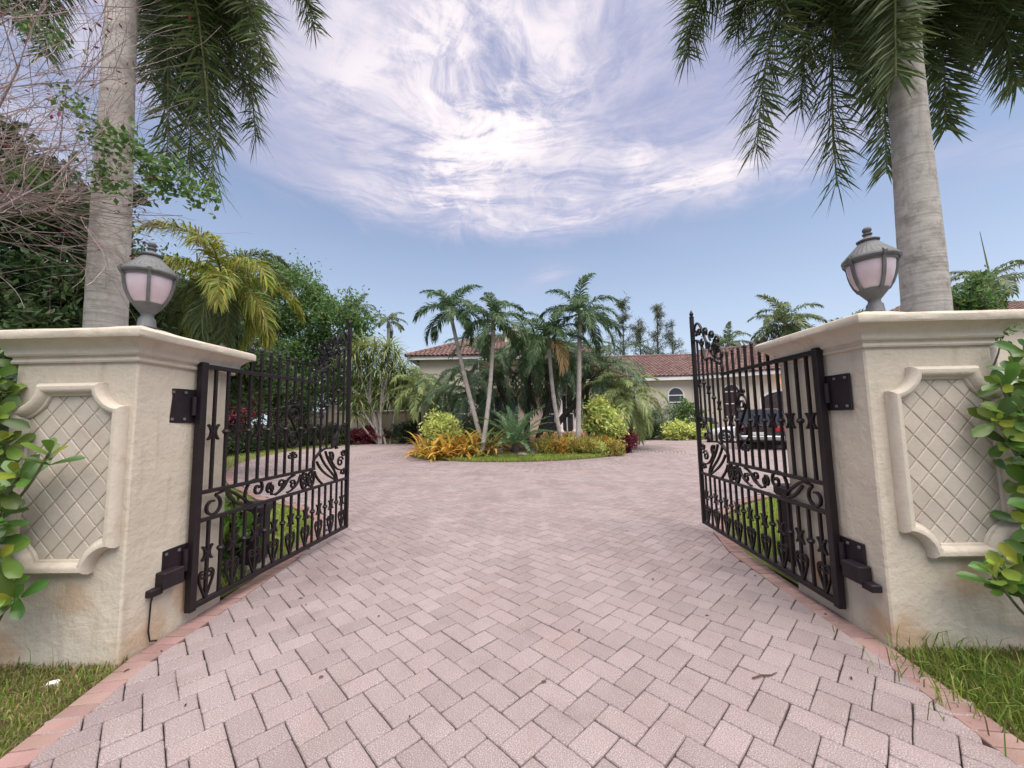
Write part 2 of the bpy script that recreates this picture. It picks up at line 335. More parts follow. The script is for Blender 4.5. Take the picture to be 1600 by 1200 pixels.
def rust(m, spots, col):
    nt = m.node_tree; N = nt.nodes.new; LK = nt.links.new; b = [n for n in nt.nodes if n.type == 'BSDF_PRINCIPLED'][0]; src = b.inputs['Base Color'].links[0].from_socket; tc = N('ShaderNodeTexCoord'); nz = N('ShaderNodeTexNoise'); nz.inputs['Scale'].default_value = 9; nz.inputs['Detail'].default_value = 5; LK(tc.outputs['Object'], nz.inputs['Vector'])
    for x, y, z, r_, k in spots:
        d = N('ShaderNodeVectorMath'); d.operation = 'DISTANCE'; LK(tc.outputs['Object'], d.inputs[0]); d.inputs[1].default_value = (x, y, z)
        a = N('ShaderNodeMath'); a.operation = 'MULTIPLY_ADD'; LK(nz.outputs[0], a.inputs[0]); a.inputs[1].default_value = -r_*1.3; LK(d.outputs['Value'], a.inputs[2])
        mr = N('ShaderNodeMapRange'); mr.interpolation_type = 'SMOOTHSTEP'; LK(a.outputs[0], mr.inputs[0]); mr.inputs[1].default_value = r_*.45; mr.inputs[2].default_value = -r_*.45; mr.inputs[4].default_value = k
        x_ = N('ShaderNodeMix'); x_.data_type = 'RGBA'; LK(mr.outputs[0], x_.inputs[0]); LK(src, x_.inputs[6]); x_.inputs[7].default_value = (*col, 1); src = x_.outputs[2]
    LK(src, b.inputs['Base Color'])
rust(M['stucco'], [(.435, .10, .24, .20, .75), (-.44, .12, .26, .20, .8), (-.34, -.44, .08, .20, .6), (.43, -.25, .03, .26, .5), (.10, -.44, .42, .16, .45), (-.44, -.35, .1, .16, .5)], (.44, .27, .15))

def world_stain(m, layers):
    nt = m.node_tree; N = nt.nodes.new; LK = nt.links.new; b = [n for n in nt.nodes if n.type == 'BSDF_PRINCIPLED'][0]; src = b.inputs['Base Color'].links[0].from_socket; g = N('ShaderNodeNewGeometry')
    for scale, lo, hi, col, k in layers:
        mp = N('ShaderNodeMapping'); LK(g.outputs['Position'], mp.inputs[0]); mp.inputs['Scale'].default_value = scale; nz = N('ShaderNodeTexNoise'); LK(mp.outputs[0], nz.inputs['Vector']); nz.inputs['Scale'].default_value = 1; nz.inputs['Detail'].default_value = 7; nz.inputs['Roughness'].default_value = .62
        mr = N('ShaderNodeMapRange'); LK(nz.outputs[0], mr.inputs[0]); mr.inputs[1].default_value = lo; mr.inputs[2].default_value = hi; mr.inputs[4].default_value = k
        x_ = N('ShaderNodeMix'); x_.data_type = 'RGBA'; x_.blend_type = 'MULTIPLY'; LK(mr.outputs[0], x_.inputs[0]); LK(src, x_.inputs[6]); x_.inputs[7].default_value = (*col, 1); src = x_.outputs[2]
    LK(src, b.inputs['Base Color'])
for m_ in (M['paver'], M['brick']): world_stain(m_, [((1.6, .35, 1), .46, .68, (.78, .74, .72), .5), ((2.6, 2.6, 1), .56, .74, (.70, .66, .62), .6), ((.5, .5, 1), .45, .65, (1.0, .93, .90), .6), ((14, 14, 1), .66, .74, (.55, .5, .46), .5)])
# ------------------------------------------------------------------ ground
def sheet(name, poly, z, m, kind='structure'):
    b = NB(); b.add([(x, y, z) for x, y in poly], [tuple(range(len(poly)))]); return tag(b.build(name, m), kind=kind)
sheet('ground', [(-400, -60), (400, -60), (400, 700), (-400, 700)], -.06, M['soil'])
ISL = np.array((.3, 19.4)); IR = 5.3; DC = np.array((.3, 21.5)); DR = 12.9
LB = [(-2.10, -1.5), (-2.25, .9), (-2.45, 1.96), (-2.59, 2.69), (-2.62, 3.6), (-2.68, 4.6), (-2.85, 5.5), (-3.3, 6.5), (-4.2, 7.4), (-5.4, 8.2)]
RB = [(2.05, -1.5), (2.19, .9), (2.36, 1.94), (2.47, 2.67), (2.51, 3.45), (2.60, 4.5), (2.82, 5.3), (3.3, 6.2), (4.1, 7.0), (5.2, 7.7)]
def cspl(P, n=5):
    P = [np.array(q) for q in P]; P = [2*P[0]-P[1]]+P+[2*P[-1]-P[-2]]; o = []
    for i in range(1, len(P)-2):
        for k in range(n): t = k/n; q = .5*(2*P[i]+(P[i+1]-P[i-1])*t+(2*P[i-1]-5*P[i]+4*P[i+1]-P[i+2])*t*t+(3*P[i]-P[i-1]-3*P[i+1]+P[i+2])*t**3); o.append((float(q[0]), float(q[1])))
    return o
arcL = cspl([(-5.9, 8.7), (-7.7, 10.5), (-9.75, 13.3), (-11.2, 16.2), (-12.3, 20), (-12.5, 23), (-11.4, 26.0), (-9.3, 27.0), (-6.6, 26.4), (-3, 25.6), (0, 25.0)])
OUT = LB + arcL + [(5.2, 25.0), (8.5, 26.2), (12.9, 27.5), (24.2, 20.0), (22, 15), (14, 11.5), (8.5, 9.2)] + RB[::-1]
def pip(poly, X, Y):
    inside = np.zeros(len(X), bool); n = len(poly)
    for i in range(n):
        x0, y0 = poly[i]; x1, y1 = poly[(i+1) % n]
        if y0 == y1: continue
        c = ((y0 > Y) != (y1 > Y)) & (X < (x1-x0)*(Y-y0)/(y1-y0)+x0); inside ^= c
    return inside
drive = sheet('driveway', OUT, -.022, M['joint'])
def inset(poly, d):
    n = len(poly); out = []
    for i in range(n):
        a = np.array(poly[i-1]); b = np.array(poly[i]); c = np.array(poly[(i+1) % n])
        e1 = b-a; e2 = c-b; e1 /= max(np.linalg.norm(e1), 1e-9); e2 /= max(np.linalg.norm(e2), 1e-9)
        n1 = np.array((-e1[1], e1[0])); n2 = np.array((-e2[1], e2[0])); m_ = n1+n2; k = max(m_.dot(m_)/2, .35); out.append(tuple(b + m_*d/k))
    return out
def paver_geo(poly, bev=.008, z=0., dep=.03):
    if area(poly) < 0: poly = poly[::-1]
    n = len(poly); i1 = inset(poly, bev*.35); i2 = inset(poly, bev)
    V = [(x, y, z-dep) for x, y in poly] + [(x, y, z-.007) for x, y in poly] + [(x, y, z-.002) for x, y in i1] + [(x, y, z) for x, y in i2]
    F = [(r*n+i, r*n+(i+1) % n, (r+1)*n+(i+1) % n, (r+1)*n+i) for r in range(3) for i in range(n)] + [tuple(range(3*n, 4*n))]
    return V, F
PL, PW, JT = .2285, .151, .0026
A = R(-46); e1 = np.array((math.cos(A), math.sin(A))); e2 = np.array((-math.sin(A), math.cos(A))); O = np.array((-.579, 2.151)) + PW*e2
K, Mm = np.meshgrid(np.arange(-190, 190), np.arange(-130, 130)); K = K.ravel(); Mm = Mm.ravel()
xi = np.concatenate([K*PW+Mm*PL, K*PW+Mm*PL+PL]); et = np.concatenate([K*PW-Mm*PL, K*PW-Mm*PL+PW-PL])
ty = np.concatenate([np.zeros(len(K)), np.ones(len(K))])
lx = np.where(ty == 0, PL, PW); ly = np.where(ty == 0, PW, PL)
cx = O[0] + (xi+lx/2)*e1[0] - (et+ly/2)*e2[0]; cy = O[1] + (xi+lx/2)*e1[1] - (et+ly/2)*e2[1]
RIN = 7.75
def seg_dist(B, X, Y):
    d = np.full(len(X), 1e9)
    for (x0, y0), (x1, y1) in zip(B[:-1], B[1:]):
        t = np.clip(((X-x0)*(x1-x0)+(Y-y0)*(y1-y0))/((x1-x0)**2+(y1-y0)**2), 0, 1); d = np.minimum(d, np.hypot(X-x0-t*(x1-x0), Y-y0-t*(y1-y0)))
    return d
keep = pip(OUT, cx, cy) & (np.hypot(cx-ISL[0], cy-ISL[1]) > RIN-.06) & (cy > -1) & (cy < 30) & (np.abs(cx) < cy*1.45+3.2)
keep &= (cy < 5.25) | (np.minimum(seg_dist(LB+arcL[:40], cx, cy), seg_dist(RB+[(8.5, 9.2), (14, 11.5), (22, 15)], cx, cy)) > .15)
cx, cy, lx, ly, ty = cx[keep], cy[keep], lx[keep], ly[keep], ty[keep]
BW = .165
def border_x(B, y):
    for (x0, y0), (x1, y1) in zip(B[:6], B[1:7]):
        if y0 <= y <= y1: return x0+(x1-x0)*(y-y0)/(y1-y0), (x0, y0, x1, y1)
    return None, None
score = np.where((cy > 1.78) & (np.abs(cx) < cy*1.30), 1/(cx**2+cy**2+2.4), 0)
order = np.argsort(-score); paver_far = NB(); n_obj = 0
var_mesh = {}
for t in (0, 1):
    for v in range(5):
        hx, hy = (PL/2-JT, PW/2-JT) if t == 0 else (PW/2-JT, PL/2-JT)
        poly = [(sx*hx+random.uniform(-.0022, .0022), sy*hy+random.uniform(-.0022, .0022)) for sx, sy in ((-1, -1), (1, -1), (1, 1), (-1, 1))]
        # worn, slightly bowed edges
        pp = []
        for i in range(4):
            a = poly[i]; b = poly[(i+1) % 4]; pp.append((a[0]*.965, a[1]*.965))
            for f in (.07, .5, .93): pp.append((a[0]+(b[0]-a[0])*f+random.uniform(-.0012, .0012), a[1]+(b[1]-a[1])*f+random.uniform(-.0012, .0012)))
        b = NB(); b.add(*paver_geo(pp, .009)); var_mesh[t, v] = b.mesh('paver', M['paver'])
for i in order:
    c = np.array((cx[i], cy[i])); near = cy[i] < 6.4 and abs(cx[i]) > 1.9
    if near or cy[i] < 5.75:
        poly = [tuple(c + sx*lx[i]*.5*e1*(1-2*JT/lx[i]) - sy*ly[i]*.5*e2*(1-2*JT/ly[i])) for sx, sy in ((-1, -1), (1, -1), (1, 1), (-1, 1))]
        full = [(-30, 5.5), (-2.70, 3.7)] + [(x-.02, y) for x, y in LB[5:]] + arcL[:40] + [(-7, 31), (-30, 31)]
        if abs(c[0]) > 1.6:
            for B, sg in ((LB, -1), (RB, 1)):
                xb, sgm = border_x(B, cy[i])
                if sgm is None: continue
                x0, y0, x1, y1 = sgm; l = math.hypot(x1-x0, y1-y0); nx, ny = (y1-y0)/l*sg, -(x1-x0)/l*sg
                d = nx*x0+ny*y0-BW-.004
                q = clip(poly, nx, ny, d)
                if len(q) != 4 or abs(abs(area(q))-abs(area(poly))) > 1e-7: full = [(-30, 5.5), (-2.70, 3.7)] + [(x-.02, y) for x, y in LB[5:]] + arcL[:40] + [(-7, 31), (-30, 31)]
                poly = q
                if len(poly) < 3: break
        if len(poly) < 3 or abs(area(poly)) < .0016: continue
        if score[i] > 0 and n_obj < 300:
            if full:
                o = link('paver', var_mesh[int(ty[i]), random.randrange(5)], drive, (c[0], c[1], random.uniform(-.0018, .0018)), A)
                o.rotation_euler = (random.gauss(0, .004), random.gauss(0, .004), A + (math.pi if random.random() < .5 else 0))
            else:
                cen = np.mean(poly, axis=0); b = NB(); b.add(*paver_geo([(p[0]-cen[0], p[1]-cen[1]) for p in poly], .007)); b.build('paver', M['paver'], drive, loc=(cen[0], cen[1], random.uniform(-.0015, .0015)))
            n_obj += 1; continue
        paver_far.add(*paver_geo(poly, .007, random.uniform(-.002, .002)))
    else:
        d = math.hypot(cx[i]-DC[0], cy[i]-DC[1])
        hx, hy = lx[i]/2-JT, ly[i]/2-JT; z = random.uniform(-.002, .002)
        p4 = [tuple(c + sx*hx*e1 - sy*hy*e2) for sx, sy in ((-1, 1), (1, 1), (1, -1), (-1, -1))]
        if cy[i] < 11: paver_far.add(*paver_geo(p4, .008, z))
        else:
            i2 = [tuple(c + sx*(hx-.010)*e1 - sy*(hy-.010)*e2) for sx, sy in ((-1, 1), (1, 1), (1, -1), (-1, -1))]
            paver_far.add([(x, y, z-.012) for x, y in p4] + [(x, y, z) for x, y in i2], [(0, 1, 5, 4), (1, 2, 6, 5), (2, 3, 7, 6), (3, 0, 4, 7), (4, 5, 6, 7)])
tag(paver_far.build('far_paver', M['paver'], drive), kind='stuff')
ring = NB()
for k in range(16):
    r0 = IR + .02 + k*PW; r1 = r0 + PW; n = int(2*math.pi*r1/PL); off = random.random()
    for j in range(n):
        a0 = (j+off)*2*math.pi/n; a1 = (j+1+off)*2*math.pi/n; da = .004/r1
        if math.sin((a0+a1)/2) > .75: continue
        p = [(ISL[0]+r*math.cos(a), ISL[1]+r*math.sin(a)) for r, a in ((r0+.004, a0+da), (r1-.004, a0+da), (r1-.004, a1-da), (r0+.004, a1-da))]
        ii = inset(p, .010); z = .004 + random.uniform(-.002, .002)
        ring.add([(x, y, z-.014) for x, y in p] + [(x, y, z) for x, y in ii], [(0, 1, 5, 4), (1, 2, 6, 5), (2, 3, 7, 6), (3, 0, 4, 7), (4, 5, 6, 7)])
tag(ring.build('ring_paver', M['paver'], drive), kind='stuff')
# soldier course of red brick along both edges
far_brick = NB(); nb = 0
bm_ = []
for v in range(4):
    b = NB(); b.add(*paver_geo([(-.0475+random.uniform(-.002, .002), -BW/2), (.0475, -BW/2+random.uniform(-.003, .003)), (.0475+random.uniform(-.002, .002), BW/2), (-.0475, BW/2)], .006)); bm_.append(b.mesh('border_brick', M['brick']))
for B, sg in ((LB + arcL[:40], 1), (RB + [(8.5, 9.2), (14, 11.5), (22, 15)], -1)):
    P = np.array(B); seg = np.linalg.norm(np.diff(P, axis=0), axis=1); cum = np.concatenate([[0], np.cumsum(seg)]); s_ = .05
    while s_ < cum[-1]:
        j = min(np.searchsorted(cum, s_, 'right')-1, len(seg)-1); t = (P[j+1]-P[j])/seg[j]; nrm = np.array((t[1], -t[0]))*sg
        c = P[j] + t*(s_-cum[j]) + nrm*BW/2; s_ += .1005; ang_ = math.atan2(t[1], t[0])
        zb = .003+random.uniform(-.002, .002)
        if 1.5 < c[1] < 6.2 and nb < 120:
            o = link('border_brick', random.choice(bm_), drive, (c[0], c[1], zb), ang_+(math.pi if random.random() < .5 else 0)); nb += 1
        else:
            p = [tuple(c + t*a - nrm*sg*b_*-1) for a, b_ in ((-.0475, -BW/2), (.0475, -BW/2), (.0475, BW/2), (-.0475, BW/2))]
            far_brick.add(*paver_geo(p, .006, zb))
tag(far_brick.build('far_border_brick', M['brick'], drive), kind='stuff')
# ------------------------------------------------------------------ grass
def blades(P, ln, wd, lean=.6, seed=0, mats=('grass', 'drygrass'), dry=.15):
    g = np.random.default_rng(seed); n = len(P); az = g.uniform(0, 2*math.pi, n); L = g.uniform(*ln, n)*(.7+.6*g.random(n)); le = g.uniform(.1, lean, n)
    d = np.stack([np.cos(az), np.sin(az)], 1); sdv = np.stack([-d[:, 1], d[:, 0]], 1)*(wd*g.uniform(.6, 1.3, n))[:, None]; tw = g.uniform(0, math.pi, n)
    sd2 = np.stack([np.cos(tw), np.sin(tw)], 1)*(wd*g.uniform(.6, 1.3, n))[:, None]
    V = np.zeros((n, 5, 3)); V[:, :, :2] = P[:, None, :2]; V[:, :, 2] = P[:, 2][:, None]
    V[:, 0, :2] += sd2; V[:, 1, :2] -= sd2
    m = d*(L*le*.35)[:, None]; V[:, 2, :2] += m - sd2*.8; V[:, 3, :2] += m + sd2*.8; V[:, 2:4, 2] += (L*.6)[:, None]
    V[:, 4, :2] += d*(L*le)[:, None]; V[:, 4, 2] += L*(1-.35*le)
    b = NB(); dr = g.random(n) < dry
    for mi, sel in ((0, ~dr), (1, dr)):
        v = V[sel]; k = len(v)
        if not k: continue
        base = np.arange(k)[:, None]*5
        b.add(v.reshape(-1, 3), np.concatenate([base+np.array([[0, 1, 2]]), base+np.array([[0, 2, 3]]), base+np.array([[3, 2, 4]])]), mi)
    return b, [M[x] for x in mats]
def scatter(poly, n, seed, z=0.):
    g = np.random.default_rng(seed); P = np.array(poly); lo, hi = P.min(0), P.max(0); Q = g.uniform(lo, hi, (n*3, 2)); Q = Q[pip(poly, Q[:, 0], Q[:, 1])][:n]
    return np.column_stack([Q, np.full(len(Q), z)])
def verge(name, poly, n, seed, ln, wd, label, dry=.2, z=-.03):
    sheet(name+'_soil', poly, z, M['lawn'])
    b, ms = blades(scatter(poly, n, seed, z), ln, wd, .9, seed, dry=dry, mats=('lawngrass' if 'lawn' in name else 'grass', 'drygrass')); tag(b.build(name, ms), label, 'grass', kind='stuff')
vl = [(-4.6, .9)] + [(x-.01, y) for x, y in LB[1:4]] + [(-2.62, 2.75), (-4.6, 2.9)]
vr = [(x+.01, y) for x, y in RB[1:4]] + [(2.5, 2.75), (4.6, 2.9), (4.6, .9)]
verge('verge_grass', vl, 42000, 1, (.02, .075), .003, 'trodden green and straw coloured grass in front of the left gate pillar', .5)
verge('verge_grass', vr, 42000, 2, (.02, .075), .003, 'green grass in front of the right gate pillar', .25)
g = np.random.default_rng(5)
def tuft(c, r, n, ln, seed, lab):
    a = np.random.default_rng(seed); q = a.normal(0, r, (n, 2)); P = np.column_stack([q[:, 0]+c[0], q[:, 1]+c[1], np.full(n, -.03)])
    b, ms = blades(P, ln, .0035, 1.0, seed, dry=.05); tag(b.build('grass_tuft', ms), lab, 'grass', kind='stuff')
c = gnd(1570, 1085); tuft((c.x, c.y), .20, 900, (.10, .22), 3, 'taller bright green tuft of grass in the right foreground corner')
c = gnd(110, 1012); tuft((c.x, c.y), .16, 60, (.12, .26), 4, 'thin upright blades of grass at the foot of the left pillar')
# lawns behind the gates
ll = [(-30, 5.5), (-2.70, 3.7)] + [(x-.02, y) for x, y in LB[5:]] + arcL[:40] + [(-7, 31), (-30, 31)]
verge('lawn', ll, 26000, 11, (.05, .13), .008, 'mown green lawn along the left curve of the driveway', .06)
rl = [(2.62, 3.7)] + [(x+.02, y) for x, y in RB[5:]] + [(8.5, 9.1), (14, 11.4), (24, 15), (30, 10), (30, 4)]
verge('lawn', rl, 9000, 12, (.05, .13), .008, 'patch of lawn behind the right gate leaf', .06)
c = [(-2.75, 3.8), (-2.95, 5.5), (-3.5, 6.6), (-4.9, 7.8), (-5.5, 5.5)]
b, ms = blades(scatter(c, 9000, 13, -.03), (.06, .16), .005, .9, 13, dry=.04, mats=('lawngrass', 'drygrass')); tag(b.build('lawn_edge_grass', ms), 'longer bright grass close behind the left gate leaf', 'grass', kind='stuff')
c = [(2.7, 3.8), (2.95, 5.3), (3.5, 6.2), (5, 7.4), (5.5, 5.5)]
b, ms = blades(scatter(c, 7000, 14, -.03), (.06, .16), .005, .9, 14, dry=.04, mats=('lawngrass', 'drygrass')); tag(b.build('lawn_edge_grass', ms), 'longer bright grass close behind the right gate leaf', 'grass', kind='stuff')
# the round island
b = NB(); rr = [IR, IR-.06, 4.6, 3.6, 2.4, 1.2, 0.]; zi = [-.02, .03, .07, .16, .26, .32, .34]; n = 64; V = []; F = []
for r, z in zip(rr[:-1], zi[:-1]): V += [(ISL[0]+r*math.cos(2*math.pi*i/n), ISL[1]+r*math.sin(2*math.pi*i/n), z) for i in range(n)]
for k in range(5): F += [(k*n+i, k*n+(i+1) % n, (k+1)*n+(i+1) % n, (k+1)*n+i) for i in range(n)]
V.append((ISL[0], ISL[1], .34)); F += [(5*n+i, 5*n+(i+1) % n, 6*n) for i in range(n)]
b.add(V, F); tag(b.build('island_bed', M['mulch'], smooth=4), kind='structure')
def island_z(x, y): return float(np.interp(math.hypot(x-ISL[0], y-ISL[1]), rr[::-1], zi[::-1]))
a = g.uniform(math.pi, 2*math.pi, 24000); r = IR-.03-np.abs(g.normal(0, .95, 24000)); r = np.clip(r, 3.4, IR-.02)
P = np.column_stack([ISL[0]+r*np.cos(a), ISL[1]+r*np.sin(a), np.interp(r, rr[::-1], zi[::-1])])
b, ms = blades(P, (.06, .12), .010, .8, 21, dry=.05, mats=('lawngrass', 'drygrass')); tag(b.build('island_grass', ms), 'green grass rim round the planted island', 'grass', kind='stuff')
# ------------------------------------------------------------------ gate pillars
def pillar(name, x0, x1, y0, panel_cx, label):
    D = .88; zt = 2.03; root = empty(name, ((x0+x1)/2, y0+D/2, 0)); hw = (x1-x0)/2; hd = D/2
    b = NB(); nn = 14; zs = np.linspace(-.04, zt, 16)
    # hand-trowelled shaft: slightly uneven faces
    ringp = []
    for i in range(4):
        a = [(-1, -1), (1, -1), (1, 1), (-1, 1)][i]; c = [(-1, -1), (1, -1), (1, 1), (-1, 1)][(i+1) % 4]
        ringp += [((a[0]+(c[0]-a[0])*t)*hw, (a[1]+(c[1]-a[1])*t)*hd) for t in [0.012]+list(np.linspace(.08, .92, nn-2))+[.988]]
    m = len(ringp); V = []
    for z in zs:
        for x, y in ringp: k = 1+random.uniform(-.0016, .0016); V.append((x*k, y*k, z))
    b.add(V, [(r_*m+i, r_*m+(i+1) % m, (r_+1)*m+(i+1) % m, (r_+1)*m+i) for r_ in range(len(zs)-1) for i in range(m)]); b.build('shaft', M['stucco'], root, .6)
    prof = [(0, 2.004), (.018, 2.004), (.024, 2.016), (.018, 2.028), (.014, 2.034), (.016, 2.048), (.036, 2.054), (.044, 2.066), (.044, 2.086), (.052, 2.104), (.070, 2.126), (.092, 2.143), (.116, 2.154), (.128, 2.158), (.134, 2.170), (.134, 2.204), (.126, 2.218), (.112, 2.225), (-hw*.5, 2.30), (-hw*.78, 2.355)]
    b = NB(); V = []; sub_ = 10; cs = [(-1, -1), (1, -1), (1, 1), (-1, 1)]
    for o_, z in prof:
        for i in range(4):
            a = cs[i]; c = cs[(i+1) % 4]
            for k in range(sub_):
                t = k/sub_; x = a[0]+(c[0]-a[0])*t; y = a[1]+(c[1]-a[1])*t; j = random.uniform(-.0018, .0018)
                V.append((x*(hw+o_+j), y*(hd+(o_ if o_ > 0 else o_/hw*hd)+j), z+random.uniform(-.001, .001)))
    m = 4*sub_; b.add(V, [(r_*m+i, r_*m+(i+1) % m, (r_+1)*m+(i+1) % m, (r_+1)*m+i) for r_ in range(len(prof)-1) for i in range(m)] + [tuple(range((len(prof)-1)*m, len(prof)*m))])
    b.build('cap', M['stone'], root, .5)
    # moulded panel on the front face: rectangle with scooped corners
    pc = panel_cx-(x0+x1)/2; pw, z0, z1, q = .385, .585, 1.855, .165; yf = -hd
    path = []
    for sx, sz, a0 in ((1, -1, 180), (1, 1, 270), (-1, 1, 0), (-1, -1, 90)):
        ccx, ccz = pc+sx*pw, (z0 if sz < 0 else z1)
        aa = {(1, -1): (180, 90), (1, 1): (270, 180), (-1, 1): (0, -90), (-1, -1): (90, 0)}[sx, sz]
        path += [(ccx+q*math.cos(R(t)), ccz+q*math.sin(R(t))) for t in np.linspace(aa[0], aa[1], 9)]
    fr = empty('panel', (0, 0, 0)); fr.parent = root
    pb = NB(); n = len(path); Pq = np.array(path); V = []; prof2 = [(-.002, .0), (-.004, .034), (.004, .056), (.020, .070), (.040, .070), (.058, .058), (.068, .040), (.072, .030), (.084, .026), (.088, .010)]
    inn = []
    for i in range(n):
        d1 = Pq[i]-Pq[i-1]; d2 = Pq[(i+1) % n]-Pq[i]; d1 /= np.linalg.norm(d1); d2 /= np.linalg.norm(d2)
        n1 = np.array((-d1[1], d1[0])); n2 = np.array((-d2[1], d2[0])); mm = n1+n2; kk = max(mm.dot(mm)/2, .6); mm = mm/kk
        for o_, h_ in prof2: pt = Pq[i]+mm*o_; V.append((pt[0], yf-h_, pt[1]))
        inn.append(tuple(Pq[i]+mm*.084))
    mm_ = len(prof2); pb.add(V, [(i*mm_+k, ((i+1) % n)*mm_+k, ((i+1) % n)*mm_+k+1, i*mm_+k+1) for i in range(n) for k in range(mm_-1)])
    me = pb.build('panel_frame', M['stone'], fr, .7)
    bb = NB(); bb.add([(x, yf-.006, z) for x, z in inn], [tuple(range(n))]); bb.build('panel_back', M['groove'], fr)
    # diamond tiles, cut to the panel outline
    cxm, czm = pc, (z0+z1)/2; dx, dz = .105, .118; lim = pw-.084; rz0, rz1 = z0+.084, z1-.084
    for i in range(-5, 6):
        for j in range(-8, 9):
            for (ox, oz) in ((0, 0), (.5, .5)):
                x = cxm+(i+ox)*dx*2*.72; z = czm+(j+oz)*dz*2*.72; hx, hz = dx*.72-.004, dz*.72-.004
                p = [(x, z-hz), (x+hx, z), (x, z+hz), (x-hx, z)]
                for cl in ((1, 0, cxm+lim), (-1, 0, -(cxm-lim)), (0, 1, rz1), (0, -1, -rz0)):
                    p = clip(p, *cl)
                    if len(p) < 3: break
                if len(p) < 3: continue
                for sx in (-1, 1):          # scooped corners: cut by chords
                    for zc in (z0, z1):
                        ox_, oz_ = cxm+sx*pw, zc
                        ce = np.mean(p, axis=0); v_ = ce-np.array((ox_, oz_)); l = np.linalg.norm(v_); rr_ = q+.086
                        if l < rr_+.09:
                            v_ /= l; p = clip(p, -v_[0], -v_[1], -(v_[0]*ox_+v_[1]*oz_+rr_))
                            if len(p) < 3: break
                    if len(p) < 3: break
                if len(p) < 3 or abs(area(p)) < 4e-4: continue
                if area(p) < 0: p = p[::-1]
                i2 = inset(p, .006); nn_ = len(p); tb = NB()
                tb.add([(x_, yf-.005, z_) for x_, z_ in p]+[(x_, yf-.009, z_) for x_, z_ in p]+[(x_, yf-.012, z_) for x_, z_ in i2],
                       [(r_*nn_+k, r_*nn_+(k+1) % nn_, (r_+1)*nn_+(k+1) % nn_, (r_+1)*nn_+k) for r_ in range(2) for k in range(nn_)]+[tuple(range(2*nn_, 3*nn_))])
                tb.build('tile', M['tilestone'], fr)
    root.rotation_euler = (0, 0, R(-1.0)); return tag(root, label, 'pillar', 'gate pillars')
PLx = (-3.49, -2.62); PRx = (2.49, 3.37)
pl = pillar('gate_pillar', *PLx, 2.68, -3.045, 'cream stucco gate pillar with diamond tile panel on the left of the driveway')
pr = pillar('gate_pillar', *PRx, 2.67, 2.985, 'cream stucco gate pillar with diamond tile panel on the right of the driveway')
# ------------------------------------------------------------------ lanterns on the pillars
def lantern(loc, rz, label):
    root = empty('pillar_lantern', loc, rz); H = lambda n_, pr_, m_, s_=.7: (lambda b: (b.lathe(pr_, 32), b.build(n_, m_, root, s_))[1])(NB())
    H('base', [(0, 0), (.075, 0), (.078, .012), (.072, .02), (.066, .075), (.056, .085), (.048, .10), (.052, .125), (.0, .125)], M['lampmetal'])
    H('cup', [(.0, .120), (.055, .122), (.080, .150), (.115, .190), (.120, .205), (.0, .206)], M['lampmetal'])
    H('globe', [(.0, .200), (.108, .203), (.140, .245), (.163, .300), (.178, .360), (.186, .425), (.0, .428)], M['lampglass'])
    H('rim', [(.0, .424), (.196, .424), (.200, .445), (.216, .450), (.222, .462), (.218, .478), (.205, .490), (.19, .497), (.0, .498)], M['lampmetal'])
    b = NB(); V = []; F = []; n = 64; prf = [(.198, .494), (.172, .520), (.140, .550), (.108, .580), (.084, .604), (.074, .618)]
    for j in range(n):
        for r_, z in prf: k = r_*(1+(.012 if j % 2 else -.012)); V.append((k*math.cos(2*math.pi*j/n), k*math.sin(2*math.pi*j/n), z))
    mm = len(prf); b.add(V, [(j*mm+i, ((j+1) % n)*mm+i, ((j+1) % n)*mm+i+1, j*mm+i+1) for j in range(n) for i in range(mm-1)]); b.build('roof', M['lampmetal'], root)
    H('finial', [(.070, .614), (.088, .622), (.092, .632), (.060, .648), (.036, .660), (.028, .676), (.040, .684), (.040, .692), (.024, .700), (.036, .716), (.037, .730), (.026, .746), (.0, .754)], M['lampmetal'])
    for k in range(5):
        a = 2*math.pi*k/5+R(20); b = NB(); pts = [(.116, .195), (.150, .245), (.173, .300), (.188, .360), (.197, .420), (.222, .452), (.226, .476), (.208, .496)]
        d = np.array((math.cos(a), math.sin(a))); e = np.array((-d[1], d[0])); V = []
        for r_, z in pts:
            for rr_, ww in ((r_-.006, -.014), (r_+.010, -.014), (r_+.010, .014), (r_-.006, .014)): V.append((*(d*rr_+e*ww), z))
        nn_ = len(pts); b.add(V, [(i*4+j, i*4+(j+1) % 4, i*4+4+(j+1) % 4, i*4+4+j) for i in range(nn_-1) for j in range(4)]+[(3, 2, 1, 0), tuple(range(nn_*4-4, nn_*4))]); b.build('rib', M['lampmetal'], root)
    root.scale = (.83, .83, .98); return tag(root, label, 'lantern', 'lanterns on the gate pillars')
p = at(229, 512, 3.10); lantern((p.x, 3.10, 2.352), R(4), 'grey urn shaped lantern with frosted globe on the left pillar')
p = at(1368, 488, 3.08); lantern((p.x, 3.08, 2.352), R(-52), 'grey urn shaped lantern with frosted globe on the right pillar')
